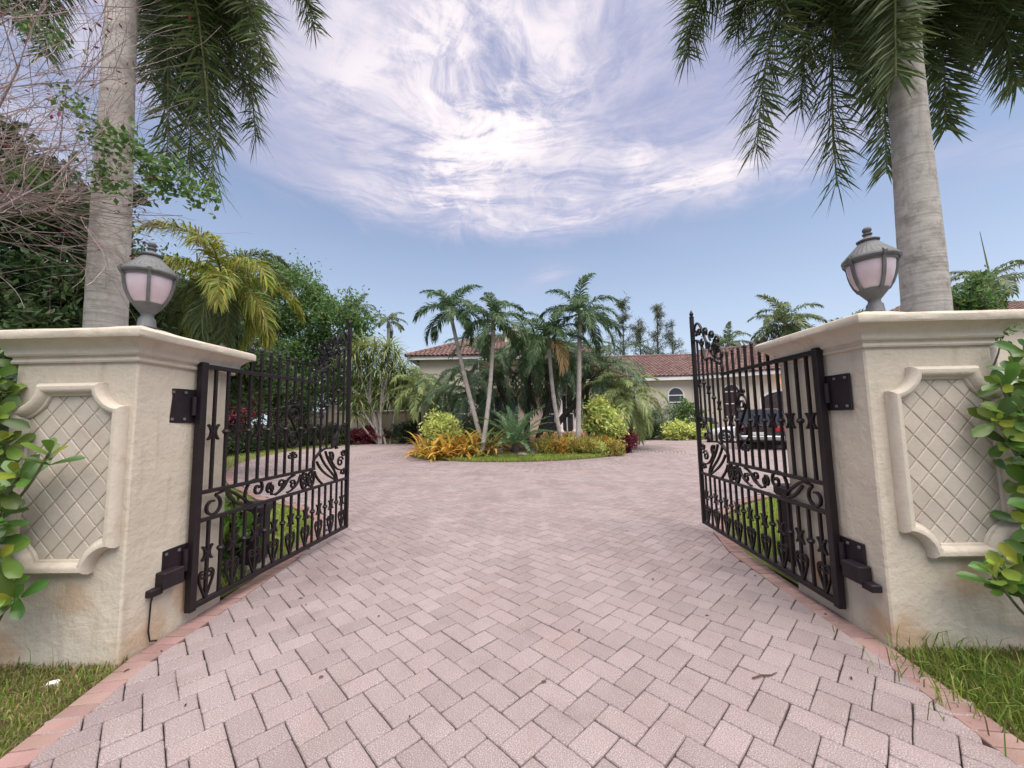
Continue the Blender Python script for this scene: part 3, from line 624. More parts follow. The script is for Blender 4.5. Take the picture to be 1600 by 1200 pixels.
# ------------------------------------------------------------------ wrought iron gate leaves
GL = 2.31; SP = GL/18; ZB, Z2, Z3, ZT = .12, .775, 1.0, 2.04
def gate(name, hinge, ang, side, label):
    root = empty(name, (hinge[0], hinge[1], 0), ang); I = M['iron']
    def part(n_, fn, m_=I, sm=None): b = NB(); fn(b); return b.build(n_, m_, root, sm)
    h = .0108
    part('hinge_stile', lambda b: b.bbox((-.028, -.028, ZB-.03), (.028, .028, ZT+.03), .004))
    def fs(b):
        b.bbox((GL-.024, -.024, ZB-.02), (GL+.024, .024, 2.93), .004); b.lathe([(0, 2.925), (.03, 2.93), (.032, 2.945), (.016, 2.955), (.028, 2.975), (.026, 2.99), (.012, 3.02), (0, 3.05)], 10, (GL, 0, 0))
    part('free_stile', fs, sm=.7)
    part('bottom_rail', lambda b: b.bbox((.028, -.02, ZB-.02), (GL-.024, .02, ZB+.022), .004))
    part('lower_rail', lambda b: b.bbox((.028, -.016, Z2-.016), (GL-.024, .016, Z2+.016), .003))
    part('middle_rail', lambda b: b.bbox((.028, -.016, Z3-.016), (12*SP+.016, .016, Z3+.016), .003))
    part('top_rail', lambda b: b.bbox((.028, -.018, ZT-.018), (12*SP+.018, .018, ZT+.018), .003))
    low = spline([(1.54, 1.0), (1.54, 1.10), (1.60, 1.15), (1.68, 1.20), (1.78, 1.225), (1.93, 1.225), (1.99, 1.29), (2.04, 1.40), (2.12, 1.50), (2.22, 1.535), (2.29, 1.53)])
    top = spline([(1.54, 2.05), (1.54, 2.15), (1.60, 2.185), (1.68, 2.215), (1.76, 2.26), (1.85, 2.285), (1.95, 2.275), (1.99, 2.34), (2.03, 2.45), (2.10, 2.54), (2.20, 2.585), (2.29, 2.59)])
    part('lower_sweep_rail', lambda b: b.ribbon(low, .011, .015)); part('crest_rail', lambda b: b.ribbon(top, .011, .015))
    def zat(cv, x): return float(cv[np.argmin(np.abs(cv[:, 0]-x)), 1])
    def bar(x, z0, z1, spear):
        def f(b):
            b.box((x-h, -h, z0), (x+h, h, z1))
            if spear: b.lathe([(0, z1-.002), (.017, z1), (.020, z1+.010), (.012, z1+.018), (.019, z1+.032), (.017, z1+.044), (.007, z1+.062), (0, z1+.07)], 8, (x, 0, 0))
        part('bar', f)
    def collar(x, z): part('collar', lambda b: b.lathe([(h, z-.022), (.024, z-.018), (.028, z-.006), (.034, z), (.028, z+.006), (.024, z+.018), (h, z+.022)], 8, (x, 0, 0)), sm=.8)
    def cross(x, z, s=1.):
        def f(b):
            for sg in (-1, 1): b.ribbon(bez((x+sg*.052*s, z-.062*s), (x+sg*.010*s, z-.030*s), (x+sg*.010*s, z+.030*s), (x+sg*.052*s, z+.062*s), 11), .0075, .011)
            b.bbox((x-.018, -.016, z-.010), (x+.018, .016, z+.010), .003)
        part('crescent_pair', f)
    def heart(x):
        def f(b):
            for sg in (-1, 1):
                pts = [(x+sg*.008, ZB+.03), (x+sg*.035, .215), (x+sg*.062, .285), (x+sg*.066, .335), (x+sg*.044, .362)]
                sp_ = spiral(x+sg*.036, .325, .036, .010, R(80) if sg > 0 else R(100), sg*1.15, 16)
                b.ribbon(np.concatenate([spline(pts, 4), sp_]), .0055, .010)
        part('heart_scroll', f)
    cz = {13: 1.67, 14: 1.77, 15: 1.88, 16: 1.98, 17: 1.99}
    for k in range(1, 18):
        x = k*SP
        bar(x, ZB+.02, Z2-.014, False)
        (cross(x, .50, .9) if k % 2 else collar(x, .50))
        if k % 2: heart(x)
        if k <= 12:
            if k == 9: bar(x, 1.78, ZT+.20, True); bar(x, Z3+.014, 1.24, False); continue
            bar(x, Z3+.014, (ZT+.20 if k >= 4 else ZT-.016), k >= 4)
            (cross(x, 1.49) if k % 2 else collar(x, 1.49))
        else:
            bar(x, zat(low, x)+.006, zat(top, x)-.006, False); (cross(x, cz[k], .8) if k % 2 else collar(x, cz[k]))
    # S shaped ornament in the ninth bar
    xs = 9*SP
    def s_orn(b):
        a = spiral(xs, 1.655, .020, .085, R(300), -1.35, 26); c = spiral(xs, 1.385, .020, .090, R(120), -1.35, 26)
        b.ribbon(np.concatenate([a, bez(a[-1], (a[-1][0]+.02, 1.60), (c[-1][0]-.02, 1.45), c[-1], 8)[1:-1], c[::-1]]), .0065, .013)
        b.ribbon(spiral(xs, 1.655, .105, .105, R(-40), .62, 22), .006, .011); b.ribbon(spiral(xs, 1.385, .110, .110, R(140), .62, 22), .006, .011)
        for sg in (-1, 1):
            b.ribbon(spiral(xs+sg*.045, 1.19, .035, .012, R(90), sg*1.1, 14), .006, .010); b.ribbon(spiral(xs+sg*.042, 1.80, .032, .010, R(270), -sg*1.1, 14), .006, .010)
        b.lathe([(0, 1.76), (.022, 1.77), (.026, 1.78), (.02, 1.79), (0, 1.80)], 8, (xs, 0, 0))
    part('scroll_medallion', s_orn)
    # vine of scrolls between the two middle rails
    zc = (Z2+Z3)/2
    def vine1(b):
        b.ribbon(np.concatenate([spiral(.155, zc-.02, .042, .088, R(70), 1.0, 24)[::1], spline([(.19, zc+.075), (.30, zc+.085), (.42, zc+.02), (.52, zc-.05), (.60, Z2+.02)], 6)]), .0085, .012)
        b.ribbon(spline([(.30, zc+.05), (.40, zc-.04), (.50, Z2+.03), (.58, Z2+.03)], 6), .010, .012)
    def vine2(b):
        b.ribbon(np.concatenate([spline([(.53, Z2+.02), (.50, zc), (.54, zc+.10), (.64, zc+.13), (.71, zc+.08)], 6), spiral(.66, zc+.035, .062, .020, R(40), -1.1, 20)]), .0085, .012)
    def vine3(b):
        b.ribbon(np.concatenate([spiral(.83, zc+.01, .018, .058, R(200), -1.3, 22), spline([(.85, zc-.06), (.93, zc-.06), (1.0, zc-.01), (1.06, zc+.055)], 6)]), .0075, .012)
        b.ribbon(np.concatenate([spline([(.90, zc-.07), (1.02, zc-.02), (1.10, zc+.06), (1.2, Z3-.02)], 6)]), .009, .012)
        b.ribbon(spiral(.985, zc+.03, .050, .014, R(-60), 1.2, 20), .0065, .011)
    def vine4(b): b.ribbon(spiral(1.17, zc-.01, .052, .014, R(150), -1.3, 20), .007, .011); b.ribbon(spline([(1.08, Z2+.03), (1.14, zc-.07), (1.24, zc-.02), (1.30, zc+.08)], 6), .007, .011)
    for fn in (vine1, vine2, vine3, vine4): part('vine_scroll', fn)
    def med(b):
        xm = 1.43
        for sg in (-1, 1):
            b.ribbon(spiral(xm, zc, .118, .118, R(90+sg*35) if sg > 0 else R(-55), .305, 14), .009, .013)
            for sz in (-1, 1): b.ribbon(spiral(xm+sg*.048, zc+sz*.052, .045, .014, R(-90*sz), sg*sz*1.15, 16), .0075, .012)
        b.bbox((xm-.02, -.018, zc-.045), (xm+.02, .018, zc+.045), .004)
    part('rosette', med)
    # sweeping tendrils in the tall end panel
    t = [[(2.02, Z2+.02), (1.88, .86), (1.70, .93), (1.60, 1.08)], [(2.04, Z2+.02), (1.94, .92), (1.77, .98), (1.66, 1.17)], [(2.06, Z2+.02), (2.02, .95), (1.84, 1.02), (1.78, 1.19)],
         [(2.26, .92), (2.05, .86), (1.90, 1.03), (1.88, 1.16)], [(1.72, Z2+.02), (1.66, .84), (1.58, .90), (1.56, .97)]]
    for q in t: part('tendril', lambda b, q=q: b.ribbon(bez(*q, 16), .009, .013))
    for (x, z, r_, a0, tn) in ((1.90, 1.10, .075, 120, -1.2), (2.13, 1.02, .075, 20, 1.25), (2.08, 1.27, .068, 250, -1.2), (2.21, 1.14, .055, 160, 1.2), (2.18, 1.42, .062, 60, 1.2), (2.2, .87, .05, 200, -1.1)):
        part('scroll', lambda b, x=x, z=z, r_=r_, a0=a0, tn=tn: b.ribbon(spiral(x, z, r_, r_*.25, R(a0), tn, 22), .0075, .012))
    part('tendril', lambda b: b.ribbon(spline([(2.02, 1.20), (2.0, 1.32), (2.07, 1.45), (2.17, 1.52), (2.25, 1.47)], 6), .010, .013))
    # crest
    part('crest_scroll', lambda b: b.ribbon(np.concatenate([spiral(1.575, 2.30, .035, .095, R(20), 1.15, 24), spline([(1.70, 2.27), (1.82, 2.38), (1.94, 2.56), (2.03, 2.72), (2.13, 2.81), (2.22, 2.78), (2.25, 2.70)], 6), spiral(2.195, 2.69, .05, .02, R(0), -.9, 12)]), .010, .013))
    for (x, z, r_, a0, tn) in ((1.62, 2.47, .065, 300, 1.3), (1.75, 2.56, .07, 300, 1.3), (1.93, 2.65, .06, 240, -1.2), (1.86, 2.46, .062, 60, -1.3), (2.10, 2.67, .06, 200, -1.2), (2.02, 2.52, .05, 90, -1.2), (1.72, 2.40, .05, 200, -1.2)):
        part('scroll', lambda b, x=x, z=z, r_=r_, a0=a0, tn=tn: b.ribbon(spiral(x, z, r_, r_*.22, R(a0), tn, 22), .0075, .012))
    part('crest_leaf', lambda b: (b.ribbon([(1.56, 2.37), (1.70, 2.38), (1.86, 2.36)], .006, .010), b.ribbon([(1.70, 2.25), (1.71, 2.38), (1.70, 2.50)], .007, .010)))
    # hinge plates on the pillar face, and the drive bracket low down
    s = side
    part('hinge_plate', lambda b: b.bbox((-.24, min(s*.052, s*.036), 1.57), (.02, max(s*.052, s*.036), 1.84), .004), M['ironplate'])
    part('hinge_barrel', lambda b: b.lathe([(0, 1.63), (.018, 1.63), (.018, 1.78), (0, 1.78)], 12, (-.045, s*.018, 0)), M['ironplate'], .8)
    part('drive_bracket', lambda b: (b.bbox((-.22, min(s*.052, s*.036), .34), (.02, max(s*.052, s*.036), .62), .004), b.bbox((-.26, min(s*.05, -s*.04), .36), (-.10, max(s*.05, -s*.04), .48), .008),
                                    b.bbox((-.33, min(s*.05, -s*.02), .335), (-.24, max(s*.05, -s*.02), .385), .006)), M['ironplate'])
    part('hinge_barrel', lambda b: b.lathe([(0, .42), (.02, .42), (.02, .58), (0, .58)], 12, (-.045, s*.018, 0)), M['ironplate'], .8)
    for (bx, bz) in ((-.21, 1.60), (-.21, 1.81), (-.11, 1.60), (-.11, 1.81), (-.19, .59), (-.09, .59)):
        part('bolt', lambda b, bx=bx, bz=bz: b.bbox((bx-.010, min(s*.036, s*.024), bz-.010), (bx+.010, max(s*.036, s*.024), bz+.010), .003), M['lampmetal'])
    if s > 0: part('cable', lambda b: b.tube([(-.29, s*.010, .34), (-.30, s*.012, .30), (-.305, s*.012, .10), (-.29, s*.012, .03), (-.24, s*.012, .008)], .006, 6), M['ironplate'])
    return tag(root, label, 'gate', 'wrought iron gate leaves')
aL = math.atan2(5.47-3.164, -2.343+2.575); aR = math.atan2(5.32-3.036, 2.547-2.423)
gate('iron_gate', (-2.565, 3.164), aL, 1, 'open dark wrought iron gate leaf with scrollwork hinged on the left pillar')
gate('iron_gate', (2.438, 3.036), aR, -1, 'open dark wrought iron gate leaf with scrollwork hinged on the right pillar')
# gate drives standing behind the leaves
def operator(loc, rz, sx, sy, sz, label):
    root = empty('gate_operator', loc, rz); b = NB(); b.bbox((-sx/2, -sy/2, .06), (sx/2, sy/2, sz), .03); b.build('housing', M['boxblack'], root, .6)
    b = NB(); b.bbox((-sx/2-.02, -sy/2-.02, sz-.10), (sx/2+.02, sy/2+.02, sz+.02), .03); b.build('lid', M['boxblack'], root, .6)
    b = NB(); b.bbox((-sx/2-.06, -sy/2-.06, -.05), (sx/2+.06, sy/2+.06, .06), .015); b.build('pad', M['rock'], root)
    b = NB(); b.box((-.06, -sy/2-.006, sz*.52), (.06, -sy/2-.002, sz*.66)); b.build('sticker', M['sticker'], root)
    return tag(root, label, 'gate motor', 'gate motors')
operator((-2.93, 4.35, 0), R(12), .34, .30, .66, 'black gate motor box with pale sticker behind the left gate leaf, among shrubs')
operator((2.93, 3.98, 0), R(-8), .36, .34, .80, 'tall black gate motor box behind the right gate leaf')
# ------------------------------------------------------------------ house
def roof_plane(b, p0, p1, p2, p3, mi=0):
    """corrugated clay tiles: p0-p1 eave (left to right seen from below), p3-p2 ridge"""
    p0, p1, p2, p3 = (np.array(p, float) for p in (p0, p1, p2, p3)); ex = p1-p0; wl = np.linalg.norm(ex); ex /= wl
    up = (p3-p0); up -= ex*up.dot(ex); hl = np.linalg.norm(up); up /= hl; nr = np.cross(ex, up); nr *= np.sign(nr[2])
    def xr(t):   # left and right limits at slope fraction t
        return ((p3-p0).dot(ex))*t, wl+((p2-p1).dot(ex))*t
    tw, th = .30, .38
    for r_ in range(int(hl/th)+1):
        v0 = r_*th; v1 = min(v0+th*1.12, hl)
        if v0 >= hl: break
        a, c_ = xr(min((v0+v1)/2/hl, 1)); i0 = int(a/tw)-1
        for i in range(i0, int(c_/tw)+1):
            xc = (i+.5)*tw
            if xc < a-.05 or xc > c_+.05: continue
            k = 5; V = []; jit = random.uniform(-.008, .008)
            for vv, lift in ((v0, .055+jit), (v1, .010+jit)):
                for j in range(k+1):
                    an = math.pi*j/k; V.append(p0+ex*(xc-math.cos(an)*tw*.46)+up*vv+nr*(lift+math.sin(an)*.085))
            b.add(V, [(j, j+1, k+2+j, k+1+j) for j in range(k)]+[(0, 1, 2, 3, 4, 5)], mi)
    V = [p0-nr*.01, p1-nr*.01, p2-nr*.01, p3-nr*.01]; b.add(V, [(0, 1, 2, 3)], mi)
def hip_cap(b, a, c, r_=.13):
    a = Vector(a); c = Vector(c); d = (c-a); n = max(1, int(d.length/.4))
    for i in range(n):
        p = a+d*(i/n); q = a+d*((i+1.1)/n); b.tube([p, q], [r_*1.1, r_*.9], 7, 0, False)
hb = empty('house', (0, 27, 0))
def hp(name, b, m, parent=hb, sm=None): o = b.build(name, m, parent, sm); o.location = -hb.location if parent is hb else (0, 0, 0); return o
def wall_seg(p, q, z0, z1, th=.3, name='wall'):
    b = NB(); p = np.array(p); q = np.array(q); d = q-p; d /= np.linalg.norm(d); n = np.array((-d[1], d[0]))*th
    b.prism([tuple(p), tuple(q), tuple(q+n), tuple(p+n)], z0, z1); return hp(name, b, M['wall'])
wall_seg((-6.6, 27.2), (-2.4, 27.2), 0, 5.95); wall_seg((-2.4, 28.0), (5.6, 28.0), 0, 5.95, name='entry_wall'); wall_seg((5.6, 28.0), (5.6, 34), 0, 5.95); wall_seg((-6.6, 35), (-6.6, 27.5), 0, 5.95)
WA, WB, WC = (5.0, 28.6), (13.2, 28.2), (24.5, 20.4)
wall_seg(WA, WB, 0, 4.3); wall_seg(WB, WC, 0, 4.3, name='garage_wall')
b = NB(); roof_plane(b, (-7.4, 26.5, 6.05), (6.4, 26.5, 6.05), (2.0, 31.3, 8.3), (-2.3, 31.3, 8.3)); roof_plane(b, (-7.4, 36, 6.05), (-7.4, 26.5, 6.05), (-2.3, 31.3, 8.3), (-2.3, 31.4, 8.3)); roof_plane(b, (6.4, 26.5, 6.05), (6.4, 36, 6.05), (2.0, 31.4, 8.3), (2.0, 31.3, 8.3))
hip_cap(b, (-7.4, 26.5, 6.12), (-2.3, 31.3, 8.4)); hip_cap(b, (6.4, 26.5, 6.12), (2.0, 31.3, 8.4)); hip_cap(b, (-2.3, 31.3, 8.4), (2, 31.3, 8.4)); main_roof = hp('roof', b, M['roof'], sm=.7)
b = NB(); b.box((-7.3, 26.62, 5.82), (6.3, 26.74, 6.06)); b.box((-7.3, 26.74, 5.82), (-7.18, 36, 6.06)); hp('fascia', b, M['white'])
b = NB(); b.box((-.5, 29.4, 7.2), (.7, 30.6, 8.35)); b.box((-.65, 29.25, 8.35), (.85, 30.75, 8.6)); hp('chimney', b, M['wall'])
def off(p, q, d):
    p = np.array(p); q = np.array(q); e = q-p; e /= np.linalg.norm(e); return np.array((e[1], -e[0]))*d
o1 = off(WA, WB, .6); o2 = off(WB, WC, .6); n1 = -off(WA, WB, 5.2); n2 = -off(WB, WC, 5.4)
b = NB(); a_ = np.array(WA)+o1+(-1, 0); c_ = np.array(WB)+o1+(.35, 0); roof_plane(b, (*a_, 4.42), (*c_, 4.42), (*(c_+n1*1.1+(3.5, 0)), 6.75), (*(a_+n1*1.1+(1.5, 0)), 6.75)); hip_cap(b, (*(a_+n1*1.1+(1.5, 0)), 6.85), (*(c_+n1*1.1+(3.5, 0)), 6.85)); hp('roof', b, M['roof'], sm=.7)
b = NB(); a_ = np.array(WB)+o2+(-.2, .13); c_ = np.array(WC)+o2; roof_plane(b, (*a_, 4.42), (*c_, 4.42), (*(c_+n2*1.1), 6.95), (*(a_+n2*1.1), 6.95)); hip_cap(b, (*(a_+n2*1.1), 7.05), (*(c_+n2*1.1), 7.05)); hp('roof', b, M['roof'], sm=.7)
for (p, q, o_) in ((WA, WB, o1), (WB, WC, o2)):
    b = NB(); p_ = np.array(p)+o_*.92; q_ = np.array(q)+o_*.92; d = (q_-p_)/np.linalg.norm(q_-p_); n = np.array((-d[1], d[0])); b.prism([tuple(p_), tuple(q_), tuple(q_+n*.1), tuple(p_+n*.1)], 4.16, 4.44); hp('fascia', b, M['white'])
    b = NB(); b.prism([tuple(p_+n*.1), tuple(q_+n*.1), tuple(q_+n*.6), tuple(p_+n*.6)], 4.18, 4.22); hp('soffit', b, M['white'])
def opening(p, q, x, w_, z0, z1, arch, rows=3, cols=1, name='window', fill='glass', trim=.09, rise=None):
    """an arched or square opening on the wall line p-q, x metres from p"""
    p = np.array(p); q = np.array(q); d = (q-p)/np.linalg.norm(q-p); n = np.array((d[1], -d[0])); c = p+d*x; e = empty(name, (0, 0, 0)); e.parent = hb; e.location = -hb.location
    def W(u, y, z): return (c[0]+d[0]*u+n[0]*y, c[1]+d[1]*u+n[1]*y, z)
    rise = (w_/2 if arch else 0) if rise is None else rise
    def outline(g):
        h = w_/2+g
        if rise: return [(h, z0-g)]+[(h*math.cos(t), z1-rise+(rise+g)*math.sin(t)) for t in np.linspace(0, math.pi, 15)]+[(-h, z0-g)]
        return [(h, z0-g), (h, z1+g), (-h, z1+g), (-h, z0-g)]
    o_ = outline(trim); i_ = outline(0); n_ = len(o_); b = NB()
    V = [W(u, .002, z) for u, z in o_]+[W(u, .07, z) for u, z in o_]+[W(u, .07, z) for u, z in i_]+[W(u, .02, z) for u, z in i_]
    b.add(V, [(r_*n_+i, r_*n_+(i+1) % n_, (r_+1)*n_+(i+1) % n_, (r_+1)*n_+i) for r_ in range(3) for i in range(n_)]); b.build('frame', M['white'], e)
    b = NB(); b.add([W(u, .024, z) for u, z in i_], [tuple(range(n_))]); b.build('pane', M[fill], e)
    if rows or cols > 1:
        b = NB(); zt = z1-rise
        for k in range(rows):
            zz_ = z0+(zt-z0)*(k+1)/rows if rise else z0+(z1-z0)*(k+1)/(rows+1)
            b.add([W(u, y, z) for u in (-w_/2, w_/2) for y in (.024, .06) for z in (zz_-.035, zz_+.035)], [(0, 1, 3, 2), (4, 6, 7, 5), (0, 4, 5, 1), (2, 3, 7, 6), (1, 5, 7, 3), (0, 2, 6, 4)])
        for k in range(1, cols):
            u0 = -w_/2+w_*k/cols; b.add([W(u, y, z) for u in (u0-.035, u0+.035) for y in (.024, .062) for z in (z0, zt)], [(0, 1, 3, 2), (4, 6, 7, 5), (0, 4, 5, 1), (2, 3, 7, 6), (1, 5, 7, 3), (0, 2, 6, 4)])
        b.build('muntin', M['white'], e)
    return e
opening(WA, WB, 7.05, 1.05, 2.05, 3.6, True, 2); opening(WA, WB, 3.6, 1.05, 2.05, 3.6, True, 2)
for k, xx in enumerate((1.5, 5.2)): opening((-6.6, 27.2), (-2.4, 27.2), xx if k == 0 else 3.0, .9, 1.0, 3.0, False, 1)
opening((-2.4, 28.0), (5.6, 28.0), 1.5, 2.6, .55, 3.2, False, 1, 3, 'glass_door'); opening((-2.4, 28.0), (5.6, 28.0), 5.9, 2.6, .55, 3.2, False, 1, 3, 'glass_door')
opening(WB, WC, 2.55, .95, 1.5, 3.65, True, 2, 1, 'window', 'darkdoor'); opening(WB, WC, 5.6, 2.6, .0, 3.05, True, 0, 1, 'garage_door', 'darkdoor', .16, .6); opening(WB, WC, 9.4, 2.6, .0, 3.05, True, 0, 1, 'garage_door', 'darkdoor', .16, .6)
for cxp in (-.6, 3.3, 4.4, -1.9):
    b = NB(); b.lathe([(.26, .5), (.26, .7), (.2, .74), (.185, 3.4), (.24, 3.5), (.28, 3.7)], 14, (cxp, 26.9, 0)); hp('column', b, M['white'], sm=.6)
b = NB(); b.box((-2.4, 26.5, 3.7), (5.4, 27.95, 4.2)); hp('portico', b, M['wall'])
for k in range(4): b = NB(); b.bbox((.4+.0*k, 25.2+k*.34, 0 if k == 0 else k*.15), (5.0, 28.0 if k == 3 else 25.2+(k+1)*.34+.02, .15*(k+1)), .015); hp('step', b, M['step'])
dW = (np.array(WC)-np.array(WB)); dW = dW/np.linalg.norm(dW); nW = np.array((dW[1], -dW[0]))
c = np.array(WB)+dW*5.75+nW*.12; sc_ = empty('wall_lantern', (c[0], c[1], 3.55)); b = NB(); b.lathe([(0, -.02), (.10, 0), (.14, .34), (0, .36)], 8); b.build('glowing_shade', M['sconce'], sc_); b = NB(); b.lathe([(0, .36), (.18, .35), (.06, .48), (0, .5)], 8); b.box((-.05, -.05, -.1), (.05, .05, -.02)); b.build('cap', M['darkdoor'], sc_)
tag(sc_, 'lit orange wall lantern above the garage arch', 'wall lamp')
tag(hb, 'cream stucco villa with red clay tile hip roofs and arched windows behind the island', 'house')
# neighbour's roof showing over the right pillar
nh = empty('neighbour_house', (27, 20, 0)); b = NB(); b.box((-4, 0, 0), (9, 9, 6.3)); b.build('wall', M['wall'], nh); b = NB(); roof_plane(b, (-4.8, -.7, 6.35), (9.8, -.7, 6.35), (7, 4.5, 8.5), (-1.2, 4.5, 8.5)); roof_plane(b, (-4.8, 9.7, 6.35), (-4.8, -.7, 6.35), (-1.2, 4.5, 8.5), (-1.2, 4.6, 8.5)); b.build('roof', M['roof'], nh, .7)
tag(nh, 'neighbouring house with red tile roof just showing over the right pillar', 'house')
# low garden wall on the left with pier
gw = empty('garden_wall', (-10, 30.0, 0)); b = NB(); b.box((-9, 0, 0), (3.4, .25, 2.3)); b.build('wall', M['wall'], gw); b = NB(); b.bbox((-9.05, -.06, 2.3), (3.45, .31, 2.42), .02); b.build('coping', M['white'], gw)
b = NB(); b.box((-4.4, -.14, 0), (-3.8, .4, 2.75)); b.bbox((-4.5, -.22, 2.75), (-3.7, .48, 2.9), .03); b.build('pier', M['wall'], gw)
tag(gw, 'low cream garden wall with pier behind the left shrubs', 'wall')
# ------------------------------------------------------------------ parked cars
def car(loc, rz, st, gh, wheels, wr, hw, paint, label, suv=False):
    root = empty('parked_car', loc, rz)
    def loft(rows, sec, mi, b):
        V = []; m = None
        for r_ in rows: p = sec(*r_); m = len(p); V += p
        F = [(i*m+j, i*m+(j+1) % m, (i+1)*m+(j+1) % m, (i+1)*m+j) for i in range(len(rows)-1) for j in range(m)]+[tuple(range(m))[::-1], tuple(range((len(rows)-1)*m, len(rows)*m))]; b.add(V, F, mi)
    def sec(x, zb, zt, k):
        h = hw*k; a = [(h*.90, zb), (h*.99, zb+.10), (h, (zb+zt)/2), (h*.975, zt-.10), (h*.90, zt-.02), (h*.55, zt+.005)]
        return [(x, y, z) for y, z in a]+[(x, -y, z) for y, z in a[::-1]]
    b = NB(); loft(st, sec, 0, b); b.build('body', paint, root, .6)
    def gsec(x, zb, zt, k0, k1):
        a = [(hw*k0, zb), (hw*(k0+k1)/2, (zb+zt)/2), (hw*k1, zt-.03), (hw*k1*.8, zt)]; return [(x, y, z) for y, z in a]+[(x, -y, z) for y, z in a[::-1]]
    b = NB(); loft(gh, gsec, 0, b); b.build('windows', M['glass'], root, .6)
    b = NB(); tops = [(x, zt+.012, k1) for x, zb, zt, k0, k1 in gh if zt-zb > .25]
    V = []; 
    for x, z, k in tops: V += [(x, -hw*k*.98, z-.035), (x, -hw*k*.8, z), (x, hw*k*.8, z), (x, hw*k*.98, z-.035)]
    b.add(V, [(i*4+j, i*4+j+1, i*4+5+j, i*4+4+j) for i in range(len(tops)-1) for j in range(3)])
    for i_, (x, zb, zt, k0, k1) in enumerate(gh):
        if .25 < zt-zb:
            for sg in (-1, 1): b.tube([(x, sg*hw*(k0+.008), zb), (x, sg*hw*((k0+k1)/2+.008), (zb+zt)/2), (x, sg*hw*(k1+.006), zt-.02)], .035, 5)
    b.build('roof', paint, root, .6)
    for wx in wheels:
        for sg in (-1, 1):
            b = NB(); V0 = [(0, -.11), (wr*.66, -.11), (wr*.96, -.10), (wr, -.06), (wr, .06), (wr*.96, .10), (wr*.66, .11), (0, .11)]; b.lathe(V0, 24)
            me = b.mesh('tyre', M['tyre'], .6); wl = empty('wheel', (wx, sg*(hw-.09), wr)); wl.parent = root; wl.rotation_euler = (R(-90)*sg, 0, 0); link('tyre', me, wl)
            b = NB(); b.lathe([(0, .105), (.05, .118), (wr*.12, .112)], 12)
            for k in range(5): a = 2*math.pi*k/5; d = np.array((math.cos(a), math.sin(a))); e_ = np.array((-d[1], d[0])); b.add([(*(d*.04+e_*.035), .112), (*(d*.04-e_*.035), .112), (*(d*wr*.64-e_*.03), .114), (*(d*wr*.64+e_*.03), .114)], [(0, 1, 2, 3)])
            b.lathe([(wr*.60, .112), (wr*.64, .122), (wr*.69, .112)], 24); b.build('rim', M['rim'], wl)
            b = NB(); b.lathe([(0, hw-.02), (wr*1.16, hw-.02), (wr*1.16, hw+.004), (0, hw+.004)], 20)
            ar = b.build('wheel_arch', M['tyre'], root); ar.location = (wx, 0, wr*1.05); ar.rotation_euler = (R(-90)*sg, 0, 0)
    x0 = st[0][0]; zt = st[0][2]
    for sg in (-1, 1):
        b = NB(); zz_ = zt-.12; b.bbox((x0-.03, min(sg*hw*.60, sg*hw*.93), zz_-.12), (x0+.12, max(sg*hw*.60, sg*hw*.93), zz_+.08), .02); b.build('tail_light', M['tail'], root)
    b = NB(); b.bbox((x0-.04, -.26, zt-.42), (x0+.02, .26, zt-.28), .01); b.build('number_plate', M['plate'], root)
    b = NB(); b.bbox((x0-.06, -hw*.92, st[0][1]), (x0+.15, hw*.92, st[0][1]+.20), .04); b.build('bumper', M['rim'] if suv else paint, root)
    return tag(root, label, 'car', 'cars parked by the garage')
suv_st = [(-2.35, .42, 1.05, .95), (-2.25, .36, 1.10, .99), (-1.2, .34, 1.12, 1), (.6, .34, 1.10, 1), (1.2, .34, 1.08, 1), (2.1, .36, .98, .97), (2.4, .42, .85, .90)]
suv_gh = [(-2.28, 1.08, 1.14, .90, .84), (-2.05, 1.08, 1.76, .90, .78), (-1.2, 1.09, 1.82, .92, .79), (.1, 1.08, 1.82, .92, .79), (.55, 1.08, 1.72, .92, .78), (1.25, 1.06, 1.12, .90, .80)]
sed_st = [(-2.3, .40, .92, .88), (-2.15, .30, .98, .96), (-1.3, .26, .98, 1), (.5, .26, .95, 1), (1.3, .28, .90, .99), (2.1, .32, .76, .94), (2.35, .38, .62, .82)]
sed_gh = [(-1.85, .95, .99, .86, .78), (-1.1, .95, 1.38, .88, .70), (-.4, .95, 1.44, .90, .70), (.2, .94, 1.40, .90, .70), (1.1, .92, .96, .86, .74)]
c = gnd(1212, 703); car((c.x+.9, c.y+2.0, 0), R(52), suv_st, suv_gh, (-1.45, 1.45), .39, .98, M['cardark'], 'dark sport utility car seen from behind through the right gate', True)
c = gnd(1150, 692); car((c.x+1.2, c.y+.2, 0), R(150), sed_st, sed_gh, (-1.4, 1.4), .34, .92, M['carwhite'], 'white saloon car parked beyond the dark car')
c = gnd(1086, 684); car((c.x+.9, c.y+.5, 0), R(20), sed_st, sed_gh, (-1.4, 1.4), .34, .92, M['cargrey'], 'grey car half hidden behind the right gate post')
